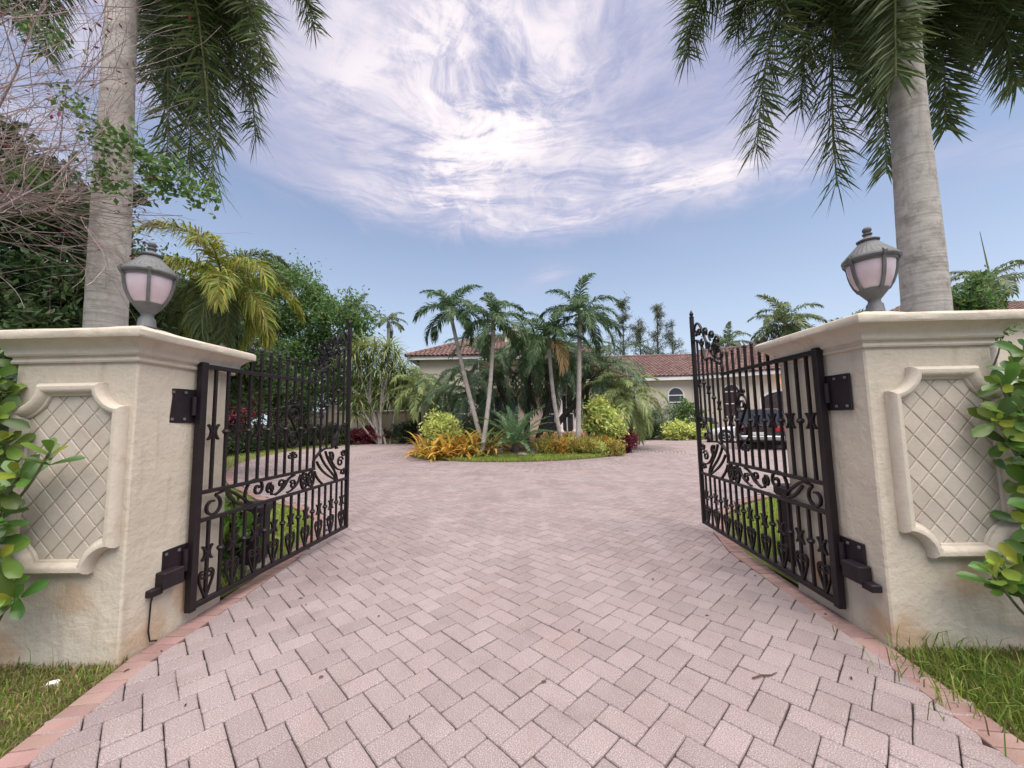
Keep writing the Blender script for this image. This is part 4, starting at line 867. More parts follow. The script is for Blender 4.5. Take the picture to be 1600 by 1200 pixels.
# ------------------------------------------------------------------ foliage builders
def frond(curve, leaf, n, wd, droop=.5, plume=0., seed=0, start=.14, a0=72, a1=28, rib=.018, vee=18, b=None, ragged=.15):
    g = np.random.default_rng(seed); C = np.array(curve, float); m = len(C); b = b or NB()
    b.tube(C, list(np.linspace(rib, rib*.2, m)), 4, 1, False)
    t = np.linspace(start, .995, n); t = np.repeat(t, 2); sg = np.tile([-1., 1.], n); t = np.clip(t+g.uniform(-.4, .4, 2*n)/n, start*.9, .999)
    x = t*(m-1); i = np.minimum(x.astype(int), m-2); f = (x-i)[:, None]; P = C[i]*(1-f)+C[i+1]*f
    T = np.gradient(C, axis=0); T /= np.linalg.norm(T, axis=1, keepdims=True); T = T[i]*(1-f)+T[i+1]*f; T /= np.linalg.norm(T, axis=1, keepdims=True)
    hz = C[-1]-C[0]; hz[2] = 0; hz = hz/max(np.linalg.norm(hz), 1e-6); sd0 = np.cross(hz, (0, 0, 1.)); sd = sd0-T*(T@sd0)[:, None]; sd /= np.linalg.norm(sd, axis=1, keepdims=True); up = np.cross(sd, T)
    an = np.radians(a0+(a1-a0)*t+g.normal(0, 5, 2*n)); el = np.radians(vee+g.normal(0, 6, 2*n)+plume*g.uniform(-1, 1, 2*n)*60)
    d = T*np.cos(an)[:, None]+(sd*(sg*np.cos(el))[:, None]+up*np.sin(el)[:, None])*np.sin(an)[:, None]
    ln = leaf*(.42+.62*np.sin(np.pi*np.clip(t, 0, 1)**.85))*g.uniform(1-ragged, 1+ragged, 2*n); ln = np.maximum(ln, leaf*.25); dn = np.array((0, 0, -1.))
    dr = droop*g.uniform(.6, 1.4, 2*n)
    p1 = P+d*(ln*.5)[:, None]+dn*(ln*dr*.13)[:, None]; p2 = P+d*(ln*(1-.28*np.minimum(dr, 1.6)))[:, None]+dn*(ln*dr*.55)[:, None]
    wv = np.cross(d, up+g.normal(0, .35, (2*n, 3))); wv /= np.maximum(np.linalg.norm(wv, axis=1, keepdims=True), 1e-6); wv *= (wd*g.uniform(.7, 1.2, 2*n))[:, None]
    V = np.stack([P-wv*.5, P+wv*.5, p1+wv, p1-wv, p2], 1); k = np.arange(2*n)[:, None]*5
    b.add(V.reshape(-1, 3), k+np.array([[0, 1, 2, 3]])); nb_ = np.zeros((0, 3)); b.L.append((k+np.array([[3, 2, 4]])+b.n-len(V)*5).ravel()); b.C.append(np.full(2*n, 3)); b.M.append(np.full(2*n, 0))
    return b
def arc_curve(L, e0, bend, m=14, pw=1.3):
    p = np.zeros(3); out = [p.copy()]
    for i in range(m-1):
        e = R(e0-bend*((i+.5)/(m-1))**pw); p = p+np.array((math.cos(e), 0, math.sin(e)))*L/(m-1); out.append(p.copy())
    return np.array(out)
FM = {}
def frond_mesh(kind, e0, v):
    key = (kind, e0, v)
    if key not in FM:
        L, leaf, n, wd, droop, plume, bend, lm = FK[kind]
        FM[key] = frond(arc_curve(L, e0, bend*(1 if e0 > 30 else .75)+v*12), leaf, n, wd, droop, plume, hash((e0, v)) % 1000+3, rib=.02*L/2).mesh('frond', [M[lm], M['rachis']])
    return FM[key]
#          length leaf  n  width droop plume bend material
FK = {'xmas': (2.05, .60, 70, .022, .75, .3, 92, 'xmas'), 'phoenix': (3.4, .66, 84, .020, .7, .3, 105, 'cluster'), 'pygmy': (2.0, .50, 76, .015, .7, .2, 105, 'pale'), 'golden': (2.6, .75, 90, .022, .9, .5, 110, 'golden'),
      'far': (3.4, .9, 60, .042, .8, .4, 90, 'farpalm'), 'green': (2.6, .75, 90, .022, .9, .5, 110, 'farpalm'), 'cycad': (1.55, .20, 52, .010, .05, 0, 45, 'cycad'), 'xmastip': (1.9, .6, 60, .02, 1.1, .2, 105, 'tip'), 'coco': (3.2, .8, 48, .036, .95, .05, 75, 'royal')}
def palm(name, base, top, r0, r1, kind, nf, label, group=None, trunk='trunk_palm', emin=-25, emax=82, sc=1., bow=None, shaft=0., seed=1, cat='palm tree', dead=0, dkind='xmastip', alt=None):
    rg = random.Random(seed); root = empty(name, base); base = Vector(base); top = Vector(top); d = top-base
    if trunk:
        pts = []; rad = []; m = 26; bw = Vector(bow or (0, 0, 0))
        for i in range(m):
            t = i/(m-1); pts.append(d*t+bw*math.sin(math.pi*t)); rad.append((r0+(r1-r0)*t)*(1+(.025 if i % 2 else -.02)))
        b = NB(); b.tube(pts, rad, 12); b.build('trunk', M[trunk], root, 1.2)
        if shaft: b = NB(); b.tube([d, d+Vector((0, 0, shaft*.4)), d+Vector((0, 0, shaft))], [r1*1.35, r1*1.2, r1*.6], 10); b.build('crownshaft', M['shaft'], root, 1.2); d = d+Vector((0, 0, shaft*.85))
    for k in range(nf):
        t = k/max(1, nf-1); e = emax+(emin-emax)*t**.9; e0 = int(round(e/18)*18); az = k*2.39996+rg.uniform(-.2, .2)+seed
        isd = k >= nf-dead
        o = link('frond', frond_mesh(dkind if isd else (alt if alt and k % 3 == 1 else kind), e0, rg.randrange(2)), root, d, az); s = sc*rg.uniform(.88, 1.1); o.scale = (s, s, s); o.rotation_euler = (rg.uniform(-.12, .12), rg.uniform(-.08, .08), az)
    return tag(root, label, cat, group)
def leaf_quads(P, size, seed, up=0., asp=.42):
    g = np.random.default_rng(seed); n = len(P); d = g.normal(0, 1, (n, 3)); d[:, 2] -= up; d /= np.linalg.norm(d, axis=1, keepdims=True); r = g.normal(0, 1, (n, 3)); s = np.cross(d, r); s /= np.linalg.norm(s, axis=1, keepdims=True)
    L = size*g.uniform(.6, 1.35, n); nr = np.cross(d, s); a = P; c = P+d*L[:, None]; mid = P+d*(L*.5)[:, None]+nr*(L*.07)[:, None]; w = s*(L*asp)[:, None]*.5
    V = np.stack([a, mid-w, c, mid+w], 1).reshape(-1, 3); return V, np.arange(n)[:, None]*4+np.array([[0, 1, 2, 3]])
def cloud(blobs, n, seed, ncl, cr, shell=.55):
    """leaf positions in clumps spread through the crown's volume"""
    g = np.random.default_rng(seed); B = [(np.array(c, float), np.array(r, float)) for c, r in blobs]; wts = np.array([np.prod(r)**.8 for c, r in B]); wts /= wts.sum(); K = g.choice(len(B), ncl, p=wts)
    d = g.normal(0, 1, (ncl, 3)); d /= np.linalg.norm(d, axis=1, keepdims=True); rr_ = (shell+(1-shell)*g.random(ncl))[:, None]; rr_ = np.where(g.random((ncl, 1)) < .25, rr_*.6, rr_)
    C = np.array([B[k][0] for k in K])+d*rr_*np.array([B[k][1] for k in K]); j = g.integers(0, ncl, n); s = g.uniform(.5, 1.3, ncl)[j][:, None]
    return C[j]+g.normal(0, 1, (n, 3))*s*np.array((1, 1, .75))*cr, C
def tree(name, base, blobs, n, size, leafmat, label, seed, ncl=90, cr=.35, trunk_r=.12, bark='trunk_dark', cat='tree', group=None, limbs=10, up=.2, asp=.42, shell=.55):
    root = empty(name, base); bs = np.array(base); P, C = cloud(blobs, n, seed, ncl, cr, shell); b = NB(); b.add(*leaf_quads(P-bs, size, seed+1, up, asp)); b.build('crown', M[leafmat], root)
    g = random.Random(seed); b = NB(); mid = np.mean([c for c, r in blobs], axis=0)-bs; fork = mid*.45
    b.tube(spline([(0, 0, -.1), tuple(fork*.5+np.array((.1, .05, 0))), tuple(fork)], 5), list(np.linspace(trunk_r, trunk_r*.7, 11)), 8); b.build('trunk', M[bark], root, 1.2)
    b = NB()
    for i in range(limbs):
        e = C[g.randrange(len(C))]-bs; m_ = (fork+e)/2+np.array((g.uniform(-.2, .2), g.uniform(-.2, .2), .15)); b.tube(spline([tuple(fork), tuple(m_), tuple(e)], 4), list(np.linspace(trunk_r*.5, trunk_r*.08, 9)), 5)
    if limbs: b.build('limb', M[bark], root, 1.2)
    return tag(root, label, cat, group)
def shrub(name, c, r, n, size, leafmat, label, seed, cat='shrub', group=None, up=0., asp=.42, ncl=45, cr=.16, shell=.6, z0=0.):
    root = empty(name, (c[0], c[1], z0)); P, C = cloud([((0, 0, r[2]*.95), r)], n, seed, ncl, cr, shell); P[:, 2] = np.maximum(P[:, 2], .02); b = NB(); b.add(*leaf_quads(P, size, seed+1, up, asp)); b.build('foliage', M[leafmat], root)
    g = random.Random(seed); b = NB()
    for k in range(7): e = C[g.randrange(len(C))]; b.tube(spline([(g.uniform(-.05, .05), g.uniform(-.05, .05), -.05), tuple(e*.5+np.array((0, 0, .05))), tuple(e)], 3), [.03, .027, .022, .018, .014, .01, .006], 5)
    b.build('stem', M['trunk_dark'], root); return tag(root, label, cat, group)
def strap(L, w_, e0, bend, m=7, fold=.25):
    c = arc_curve(L, e0, bend, m); b = NB(); V = []
    for i, p in enumerate(c): t = i/(m-1); h = w_*(.55+.9*t)*(1-t**3.5)+.001; V += [p+np.array((0, -h, h*fold)), p, p+np.array((0, h, h*fold))]
    b.add(V, [(i*3+j, i*3+j+1, i*3+4+j, i*3+3+j) for i in range(m-1) for j in range(2)]); return b
# ------------------------------------------------------------------ royal palms beside the pillars
def royal(base, top, r0, r1, fr, label, seed):
    root = empty('royal_palm', base); bs = Vector(base); tp = Vector(top); d = tp-bs; pts = []; rad = []; m = 60; g = random.Random(seed)
    for i in range(m):
        t = i/(m-1); pts.append(d*t); rad.append((r0+(r1-r0)*t+.025*math.sin(math.pi*min(1, t*1.25)))*(1+(.004 if i % 2 else -.005)+g.uniform(-.003, .003)))
    b = NB(); b.tube(pts, rad, 28); b.build('trunk', M['trunk_royal'], root, 1.4)
    b = NB(); b.tube([d-Vector((0, 0, .05)), d+Vector((0, 0, .15)), d+Vector((0, 0, .8)), d+Vector((0, 0, 1.7))], [r1*1.04, r1*1.12, r1*.95, r1*.5], 20); b.build('crownshaft', M['shaft'], root, 1.4)
    for k, (tip, out, dep, sc_) in enumerate(fr):
        p0 = d+Vector((0, 0, 1.3)); tipv = Vector(tip)-bs; o_ = Vector(out)-bs
        cv = bez(p0, p0+Vector((0, 0, dep)), o_, tipv, 22); b = frond(cv, .88*sc_, 640, .0125, .26, 1.1, seed*31+k, .05, 76, 46, .045, 0, ragged=.3); b.build('frond', [M['royal'], M['rachis']], root)
    return tag(root, label, 'palm tree', 'royal palms beside the pillars')
def fr_(u, v, Y, uo, vo, Yo, dep=1.2, sc=1.): return (at(u, v, Y), at(uo, vo, Yo), dep, sc)
bl = at(176, 505, 4.9); tl = at(193, -40, 4.85)
royal((bl.x, 4.9, -.05), (tl.x, 4.85, tl.z), .188, .165, [fr_(335, 300, 5.3, 300, -260, 5.2, 1.2, 1.15), fr_(400, 222, 5.9, 375, -180, 5.8, 1.2, 1.1), fr_(262, 250, 5.8, 268, -200, 5.7), fr_(416, 105, 5.2, 350, -190, 5.0), fr_(492, 48, 6.4, 440, -200, 6.2, 1.2, .9),
      fr_(310, 175, 6.4, 285, -200, 6.3, 1.2, 1.15), fr_(360, 120, 5.7, 320, -220, 5.6), fr_(235, 130, 6.6, 245, -200, 6.5), fr_(70, 90, 6.4, 90, -250, 6.2), fr_(280, 60, 5.4, 262, -250, 5.4), fr_(20, 30, 5.4, 60, -260, 5.4), fr_(345, 230, 6.6, 330, -150, 6.5, 1.2, 1.1), fr_(300, 270, 6.2, 290, -180, 6.1, 1.2, 1.1), fr_(385, 150, 6.6, 350, -170, 6.5), fr_(265, 160, 6.0, 260, -220, 6.0)], 'tall royal palm with pale ringed trunk behind the left pillar', 3)
br_ = at(1440, 487, 4.7); tr_ = at(1410, 75, 4.72)
royal((br_.x-.02, 4.7, -.05), (tr_.x, 4.72, tr_.z), .212, .18, [fr_(1072, 92, 5.6, 1095, -150, 5.4, 1.2, 1.0), fr_(1182, 240, 5.3, 1205, -170, 5.2, 1.2, 1.15), fr_(1308, 292, 5.2, 1272, -120, 5.2, 1.2, 1.1), fr_(1252, 170, 5.9, 1260, -140, 5.8), fr_(1386, 272, 5.5, 1372, -120, 5.4, 1.2, .95), fr_(1478, 205, 5.6, 1480, -80, 5.5, 1.2, .9),
      fr_(1590, 135, 5.2, 1530, -150, 5.1), fr_(1545, 75, 5.6, 1520, -140, 5.4), fr_(1660, 110, 4.9, 1590, -200, 4.8), fr_(1335, 90, 5.9, 1335, -170, 5.8), fr_(1400, 120, 4.35, 1400, -200, 4.4, 1.2, .9), fr_(1440, 110, 5.6, 1445, -140, 5.5), fr_(1150, 60, 5.9, 1190, -170, 5.7), fr_(1360, 150, 6.0, 1350, -140, 5.9)], 'tall royal palm with smooth grey trunk behind the right pillar', 4)
# ------------------------------------------------------------------ palms and plants of the island
def isl_at(u, v, Y): p = at(u, v, Y); return p
def ip(u, Y): x = at(u, 680, Y).x; return (x, Y, island_z(x, Y)-.04)
def itop(u, v, Y): return tuple(at(u, v, Y))
GI = 'slender palms on the island'
palm('island_palm', ip(757, 16.6), itop(706, 500, 16.8), .105, .08, 'xmas', 16, 'slender pale trunked palm leaning left on the island, leftmost of the four', GI, seed=1, sc=.92, shaft=.5, bow=(-.05, 0, 0))
palm('island_palm', ip(752, 15.6), itop(771, 516, 16.0), .10, .075, 'xmas', 16, 'slender palm leaning slightly right, second from left on the island', GI, seed=2, sc=.90, shaft=.5, bow=(.08, 0, 0))
palm('island_palm', ip(880, 16.4), itop(858, 545, 16.4), .10, .075, 'xmas', 15, 'shorter slender palm with one yellowing frond in the middle of the island', GI, seed=3, sc=.95, shaft=.5, bow=(-.1, 0, 0), dead=1)
palm('island_palm', ip(902, 16.0), itop(906, 508, 16.0), .11, .085, 'xmas', 17, 'tallest slender palm standing upright on the right of the island', GI, seed=5, sc=1.0, shaft=.55)
for k, (u0, Y0, u1, v1, nf, s, sd_) in enumerate(((815, 20.0, 770, 575, 22, .95, 7), (822, 20.6, 828, 545, 24, 1.05, 8), (838, 20.2, 880, 565, 22, 1.0, 9), (845, 20.0, 940, 580, 22, .95, 10), (808, 19.8, 735, 612, 15, .85, 12))):
    palm('clump_palm', ip(u0, Y0), itop(u1, v1, Y0), .17, .14, 'phoenix', nf, ['dark stemmed feathery palm leaning left in the island clump', 'central tallest feathery palm of the dark island clump', 'feathery palm just right of the island clump middle', 'feathery palm leaning right out of the island clump', 'lowest feathery palm on the left of the island clump'][k], 'dark clump of feathery palms in the island middle', 'trunk_dark', -40, 75, s, seed=sd_)
palm('pale_feather_palm', ip(970, 19.0), itop(975, 620, 19.0), .14, .12, 'pygmy', 26, 'pale green drooping feather palm on the right edge of the island', None, 'trunk_dark', -45, 80, 1.28, seed=14)
cy = empty('cycad', (*ip(805, 15.9)[:2], ip(805, 15.9)[2])); b = NB(); b.tube([(0, 0, 0), (0, 0, .2), (0, 0, .38)], [.17, .19, .13], 10); b.build('trunk', M['trunk_dark'], cy)
for k in range(30):
    t = k/29; e0 = int(round((80-70*t)/18)*18); o = link('frond', frond_mesh('cycad', e0, k % 2), cy, (0, 0, .36), k*2.4); s = 1.2+.25*random.random(); o.scale = (s, s, s)
tag(cy, 'green cycad with stiff arching fronds at the front middle of the island', 'cycad')
def strap_plant(name, pos, n, L, w_, lm, label, seed, group, e=(15, 85), cat='plant'):
    g = random.Random(seed); root = empty(name, pos, g.uniform(0, 6)); ms = [strap(L*f, w_, e0, bd).mesh('leaf', M[lm]) for f, e0, bd in ((1, 80, 75), (.95, 62, 95), (.9, 45, 90), (.8, 25, 60))]
    for k in range(n):
        o = link('leaf', ms[k % 4], root, (g.uniform(-.05, .05), g.uniform(-.05, .05), .02), k*2.4+g.uniform(-.3, .3)); s = g.uniform(.75, 1.2); o.scale = (s, s, s); o.rotation_euler[0] = g.uniform(-.2, .2)
    return tag(root, label, cat, group)
for k in range(15):
    u = 657+k*7.6+random.uniform(-4, 4); Y = [16.0, 16.7, 15.6][k % 3]+random.uniform(-.2, .2)
    if u < 672: Y += .9
    strap_plant('strap_plant', ip(u, Y), 24, 1.35, .05, 'orange' if k < 12 else 'croton', 'orange and gold strap leaved plant in the mass at the left of the island', 40+k, 'orange strap leaved plants on the island')
for k in range(4):
    u = 735+k*14; strap_plant('strap_plant', ip(u, 17.2+.2*k), 16, .95, .04, 'orange', 'rust orange strap leaved plant behind the leaning palm trunks', 70+k, 'rust strap plants behind the trunks')
for k in range(16):
    u = 852+k*7.1; Y = [15.7, 16.3, 16.8][k % 3]; p = ip(u, Y); shrub('croton_bush', p, (.42, .42, [.26, .36, .30, .33][k % 4]), 700, .20, ['croton', 'croton', 'varieg', 'orange', 'croton'][k % 5], 'yellow and bronze croton in the low mound at the right of the island', 90+k, group='crotons on the island', up=-.9, asp=.17, ncl=24, cr=.10, z0=p[2])
p = ip(690, 16.9); shrub('variegated_bush', p, (.78, .7, .88), 5200, .17, 'varieg', 'pale yellow green variegated bush at the left of the island', 121, ncl=80, z0=p[2]+.15, asp=.36)
p = ip(943, 16.9); shrub('variegated_bush', p, (.86, .75, 1.12), 6200, .19, 'varieg', 'tall yellow green variegated bush at the right of the island', 122, ncl=90, z0=p[2]+.1, asp=.36)
p = ip(973, 17.0); shrub('cordyline_bush', p, (.55, .5, .42), 900, .34, 'crimson', 'dark crimson leaved bush at the right end of the island', 123, up=-.7, asp=.2, ncl=24, z0=p[2])
p = ip(690, 15.9); shrub('cordyline_bush', p, (.22, .22, .14), 200, .24, 'crimson', 'low crimson foliage under the orange strap plants', 124, up=-.6, asp=.2, ncl=14, z0=p[2])
for k, (u, v, Y, s) in enumerate(((775, 706, 15.8, .34), (836, 704, 15.9, .32), (766, 698, 16.4, .45), (850, 696, 16.4, .42), (815, 708, 15.2, .22))):
    p = ip(u, Y); b = NB(); g_ = random.Random(k); V = []; nn_ = 12
    for i in range(6):
        th = math.pi*(i+.5)/6
        for j in range(nn_): a = 2*math.pi*j/nn_; q = 1+g_.uniform(-.16, .16); V.append((math.sin(th)*math.cos(a)*q*s, math.sin(th)*math.sin(a)*q*s*.8, math.cos(th)*q*s*.5))
    b.add(V, [(i*nn_+j, i*nn_+(j+1) % nn_, (i+1)*nn_+(j+1) % nn_, (i+1)*nn_+j) for i in range(5) for j in range(nn_)]+[tuple(range(nn_)), tuple(range(5*nn_, 6*nn_))[::-1]])
    tag(b.build('rock', M['rock'], None, .8, (p[0], p[1], p[2]+.08)), 'weathered grey rock in the island bed round the cycad', 'rock', 'rocks in the island bed')
# ------------------------------------------------------------------ left background
def dracaena(u, Y, heads, label, seed):
    x = at(u, 690, Y).x; root = empty('dracaena', (x, Y, 0)); g = random.Random(seed)
    hm = []
    for v in range(3):
        b = NB()
        for k in range(60):
            s = strap(.75*g.uniform(.7, 1.15), .02, 80-95*(k/60), 85, 5); a = k*2.4; V = np.concatenate(s.V); c_, s_ = math.cos(a), math.sin(a); V = np.column_stack([V[:, 0]*c_-V[:, 1]*s_, V[:, 0]*s_+V[:, 1]*c_, V[:, 2]]); b.add(V, s.L[0].reshape(-1, 4))
        hm.append(b.mesh('leaf_head', M['dracaena']))
    nodes = []
    for hi, (hu, hv) in enumerate(heads):
        p = at(hu, hv, Y+g.uniform(-.8, .8)); p = Vector((p.x-x, p.y-Y, p.z)); b = NB(); s0 = Vector((g.uniform(-.4, .4)+p.x*.25, g.uniform(-.3, .3), -.05)); m1 = s0.lerp(p, .45)+Vector((g.uniform(-.3, .3), g.uniform(-.2, .2), 0))
        if hi % 3 and nodes: s0 = min(nodes, key=lambda q_: (q_-p).length); m1 = s0.lerp(p, .5)+Vector((g.uniform(-.2, .2), 0, -.12))
        else: nodes.append(m1.copy())
        b.tube(spline([s0, m1, p], 5), list(np.linspace(.10, .045, 11)), 7); b.build('stem', M['trunk_palm'], root, 1.2)
        o = link('leaf_head', hm[g.randrange(3)], root, p, g.uniform(0, 6)); s = g.uniform(1.9, 2.5); o.scale = (s, s, s)
    return tag(root, label, 'dracaena')
hd = [(552, 555), (568, 545), (585, 548), (603, 552), (618, 560), (560, 578), (578, 572), (596, 578), (612, 582), (628, 580), (552, 602), (570, 600), (588, 602), (606, 606), (622, 606), (558, 628), (576, 630), (594, 626), (556, 650), (610, 626), (634, 600), (574, 562), (608, 545)]
dracaena(605, 27.2, hd, 'branching dracaena clump with spiky leaf heads left of the island', 5)
palm('feather_palm', (at(655, 690, 26).x, 26, 0), tuple(at(655, 607, 26)), .16, .13, 'pygmy', 26, 'pale feather palm beside the dracaena left of the island', None, 'trunk_dark', -40, 80, 1.32, seed=21)
palm('feather_palm', (at(700, 690, 22.5).x, 22.5, 0), tuple(at(694, 612, 22.5)), .13, .11, 'phoenix', 22, 'dark feather palm in front of the villa left wall', None, 'trunk_dark', -40, 80, .72, seed=22)
GF = 'small palms above the left trees'
palm('far_palm', (at(556, 690, 33).x, 33, 0), tuple(at(557, 492, 33)), .16, .13, 'far', 13, 'thin palm with a red fruit cluster above the left gate post', GF, 'trunk_palm', -10, 80, .58, seed=31, shaft=.6)
palm('far_palm', (at(606, 690, 33).x, 33, 0), tuple(at(607, 512, 33)), .16, .13, 'far', 12, 'thin palm right of the one with the red fruit cluster', GF, 'trunk_palm', -10, 80, .55, seed=32, shaft=.6)
p = at(557, 497, 32.9); P_, _ = cloud([((0, 0, 0), (.45, .45, .4))], 500, 3, 30, .1); b = NB(); b.add(*leaf_quads(P_, .16, 3)); o = b.build('fruit_cluster', M['crimson']); o.location = (0, 0, 0)
fp = [q for q in bpy.data.objects if q.name == 'far_palm'][0]; o.parent = fp; o.location = Vector(p)-fp.location
gp = at(343, 540, 8.2); palm('golden_palm', (gp.x, 8.2, 0), tuple(at(348, 448, 8.2)), .155, .12, 'golden', 20, 'yellow green feather palm with drooping fronds behind the left pillar', None, 'trunk_palm', -50, 80, .68, seed=23, shaft=.2, alt='green')
tree('dark_tree', (-8.6, 7.0, 0), [((-9.6, 7.4, 4.4), (1.8, 1.4, 1.8)), ((-8.2, 7.2, 3.4), (1.3, 1.2, 1.3)), ((-10.5, 7.0, 2.8), (1.6, 1.2, 1.4)), ((-9.2, 7.6, 5.9), (1.5, 1.2, 1.2)), ((-10.6, 7.4, 6.6), (1.4, 1.2, 1.2))], 46000, .16, 'dark', 'dark leaved tree behind the left pillar, nearest the left edge', 201, 120, .24, .16)
tree('dark_tree', (-10.6, 12, 0), [((-10.4, 12, 4.8), (2.0, 1.6, 1.9)), ((-9.0, 12.2, 3.6), (1.4, 1.4, 1.5)), ((-12, 12, 5.4), (1.9, 1.5, 1.8))], 28000, .17, 'dark', 'dark tree behind the yellow green palm', 202, 120, .28, .17)
tree('broad_tree', (-15.5, 28.5, 0), [((-16.8, 28.5, 11), (3.6, 3, 2.8)), ((-13.2, 28.5, 8.8), (3.2, 2.6, 2.5)), ((-20, 28.5, 11.6), (3.6, 3, 3.0)), ((-14.5, 29, 5.8), (3.2, 2.4, 2.6)), ((-18.5, 28, 6.5), (3.6, 2.4, 3))], 44000, .27, 'mid', 'broad bright green tree above the left gate leaf', 203, 190, .46, .28)
tree('dark_tree', (-15.8, 22, 0), [((-15.6, 22, 4.0), (2.6, 1.6, 2.4)), ((-15.2, 25.5, 3.4), (2.2, 1.5, 2.1)), ((-18, 21, 4.8), (2.6, 1.6, 2.6))], 32000, .19, 'dark', 'dark dense tree seen through the bars of the left gate', 204, 150, .34, .2)
tree('dark_tree', (-13.0, 15, 0), [((-13.6, 15, 3.2), (2.0, 1.5, 2.2)), ((-15.8, 14, 4.0), (2.2, 1.5, 2.6))], 24000, .18, 'dark', 'dark tree at the far left of the lawn behind the left gate', 205, 110, .3, .18)
tree('purple_tree', (-15.0, 20.5, 0), [((-15.0, 20.3, 2.6), (1.2, 1.0, 1.3))], 5000, .17, 'crimson', 'purplish leaved small tree on the left lawn edge', 206, 60, .25, .08, limbs=5)
for k in range(12):
    a = R(214)-k*R(5.6); rr_ = DR+2.6; x, y = DC[0]+rr_*math.cos(a), DC[1]+rr_*math.sin(a)
    shrub('hedge_shrub', (x, y), (1.1, .9, .75), 2600, .15, 'hedge', 'dark green clipped shrub in the hedge along the left lawn', 220+k, group='hedge along the left lawn', ncl=60, cr=.2)
p = at(577, 676, 27.6); shrub('crimson_bush', (p.x, p.y), (1.5, .8, .62), 3600, .2, 'crimson', 'crimson leaved bush left of the driveway beside the dracaena', 240, ncl=60)
p = at(640, 676, 27.2); shrub('dark_bush', (p.x, p.y), (1.6, .9, .8), 3600, .2, 'hedge', 'dark green bush at the foot of the pale feather palm', 241, ncl=60)
p = at(545, 678, 28); shrub('dark_bush', (p.x, p.y), (.8, .7, .55), 1800, .18, 'mid', 'low green bush left of the crimson bush', 242, ncl=30)
# leafy shrub right behind the left gate
p = (-3.05, 3.95); shrub('gate_shrub', p, (.30, .30, .46), 420, .17, 'clusia', 'leafy green shrub beside the left gate motor', 243, up=-.3, asp=.36, ncl=40, cr=.08)
# ------------------------------------------------------------------ right background
palm('garden_palm', (at(1226, 690, 31).x, 31, 0), tuple(at(1226, 507, 31)), .24, .18, 'far', 24, 'full crowned palm rising behind the garage roof', None, 'trunk_palm', -45, 82, .95, seed=41)
palm('garden_palm', (at(1136, 690, 34).x, 34, 0), tuple(at(1136, 540, 34)), .2, .16, 'far', 17, 'smaller palm behind the roof left of the full crowned one', None, 'trunk_palm', -35, 85, .72, seed=42)
palm('garden_palm', (at(1308, 690, 30).x, 30, 0), tuple(at(1318, 520, 30)), .2, .16, 'far', 14, 'palm half hidden by the right pillar, beside the lantern', None, 'trunk_palm', -30, 80, .8, seed=43)
palm('coconut_palm', (at(1550, 690, 13).x, 13, 0), tuple(at(1548, 437, 13)), .13, .10, 'coco', 13, 'thin coconut palm with a bare spear leaf right of the royal palm', None, 'trunk_palm', -20, 55, .52, seed=44)
cp = [q for q in bpy.data.objects if q.name == 'coconut_palm'][0]; b = NB(); t0 = at(1548, 437, 13)-cp.location; t1 = at(1531, 362, 13)-cp.location; b.tube([t0, t1], [.03, .008], 5); b.build('spear_leaf', M['rachis'], cp)
p = at(1508, 470, 12); tree('round_tree', (p.x, 12, 0), [((p.x, 12, p.z+.1), (.75, .7, .75)), ((p.x+.1, 12, p.z-.8), (.9, .8, .8)), ((p.x+.9, 12.3, p.z-.75), (.6, .5, .45))], 5200, .16, 'mid', 'bright green small tree between the royal palm and the coconut palm', 251, 60, .2, .08)
def pine(u, Y, vtop, w_, lean, seed, label):
    g = np.random.default_rng(seed); x = at(u, 690, Y).x; top = at(u, vtop, Y).z; root = empty('pine_tree', (x, Y, 0)); b = NB(); b.tube([(0, 0, 0), (lean*.5, 0, top*.5), (lean, 0, top)], [.18, .11, .02], 7); b.build('trunk', M['trunk_dark'], root); b = NB(); q = NB()
    for k in range(46):
        t = g.uniform(.35, 1); z = top*t; a = g.uniform(0, 6.28); L = w_*(1.12-t)*g.uniform(.6, 1.3)+.3; p0 = np.array((lean*t, 0, z)); p1 = p0+np.array((math.cos(a)*L, math.sin(a)*L, L*g.uniform(.3, .9))); q.tube([p0, p1], [.03, .01], 4)
        n = 70; tt = g.random((n, 1)); P = p0+(p1-p0)*tt+g.normal(0, .10, (n, 3)); b.add(*leaf_quads(P, .42, int(g.integers(9999)), .6, .10))
    q.build('branch', M['trunk_dark'], root); b.build('needles', M['pine'], root); return tag(root, label, 'pine tree', 'feathery pines behind the villa')
pine(978, 38, 472, 2.2, .3, 1, 'tallest feathery pine behind the villa, leftmost of the group'); pine(1010, 38, 500, 2.0, -.2, 2, 'feathery pine second from left behind the villa'); pine(1032, 40, 478, 2.0, .4, 3, 'slim feathery pine third from left behind the villa'); pine(1056, 40, 505, 2.2, .3, 4, 'feathery pine on the right of the group behind the villa')
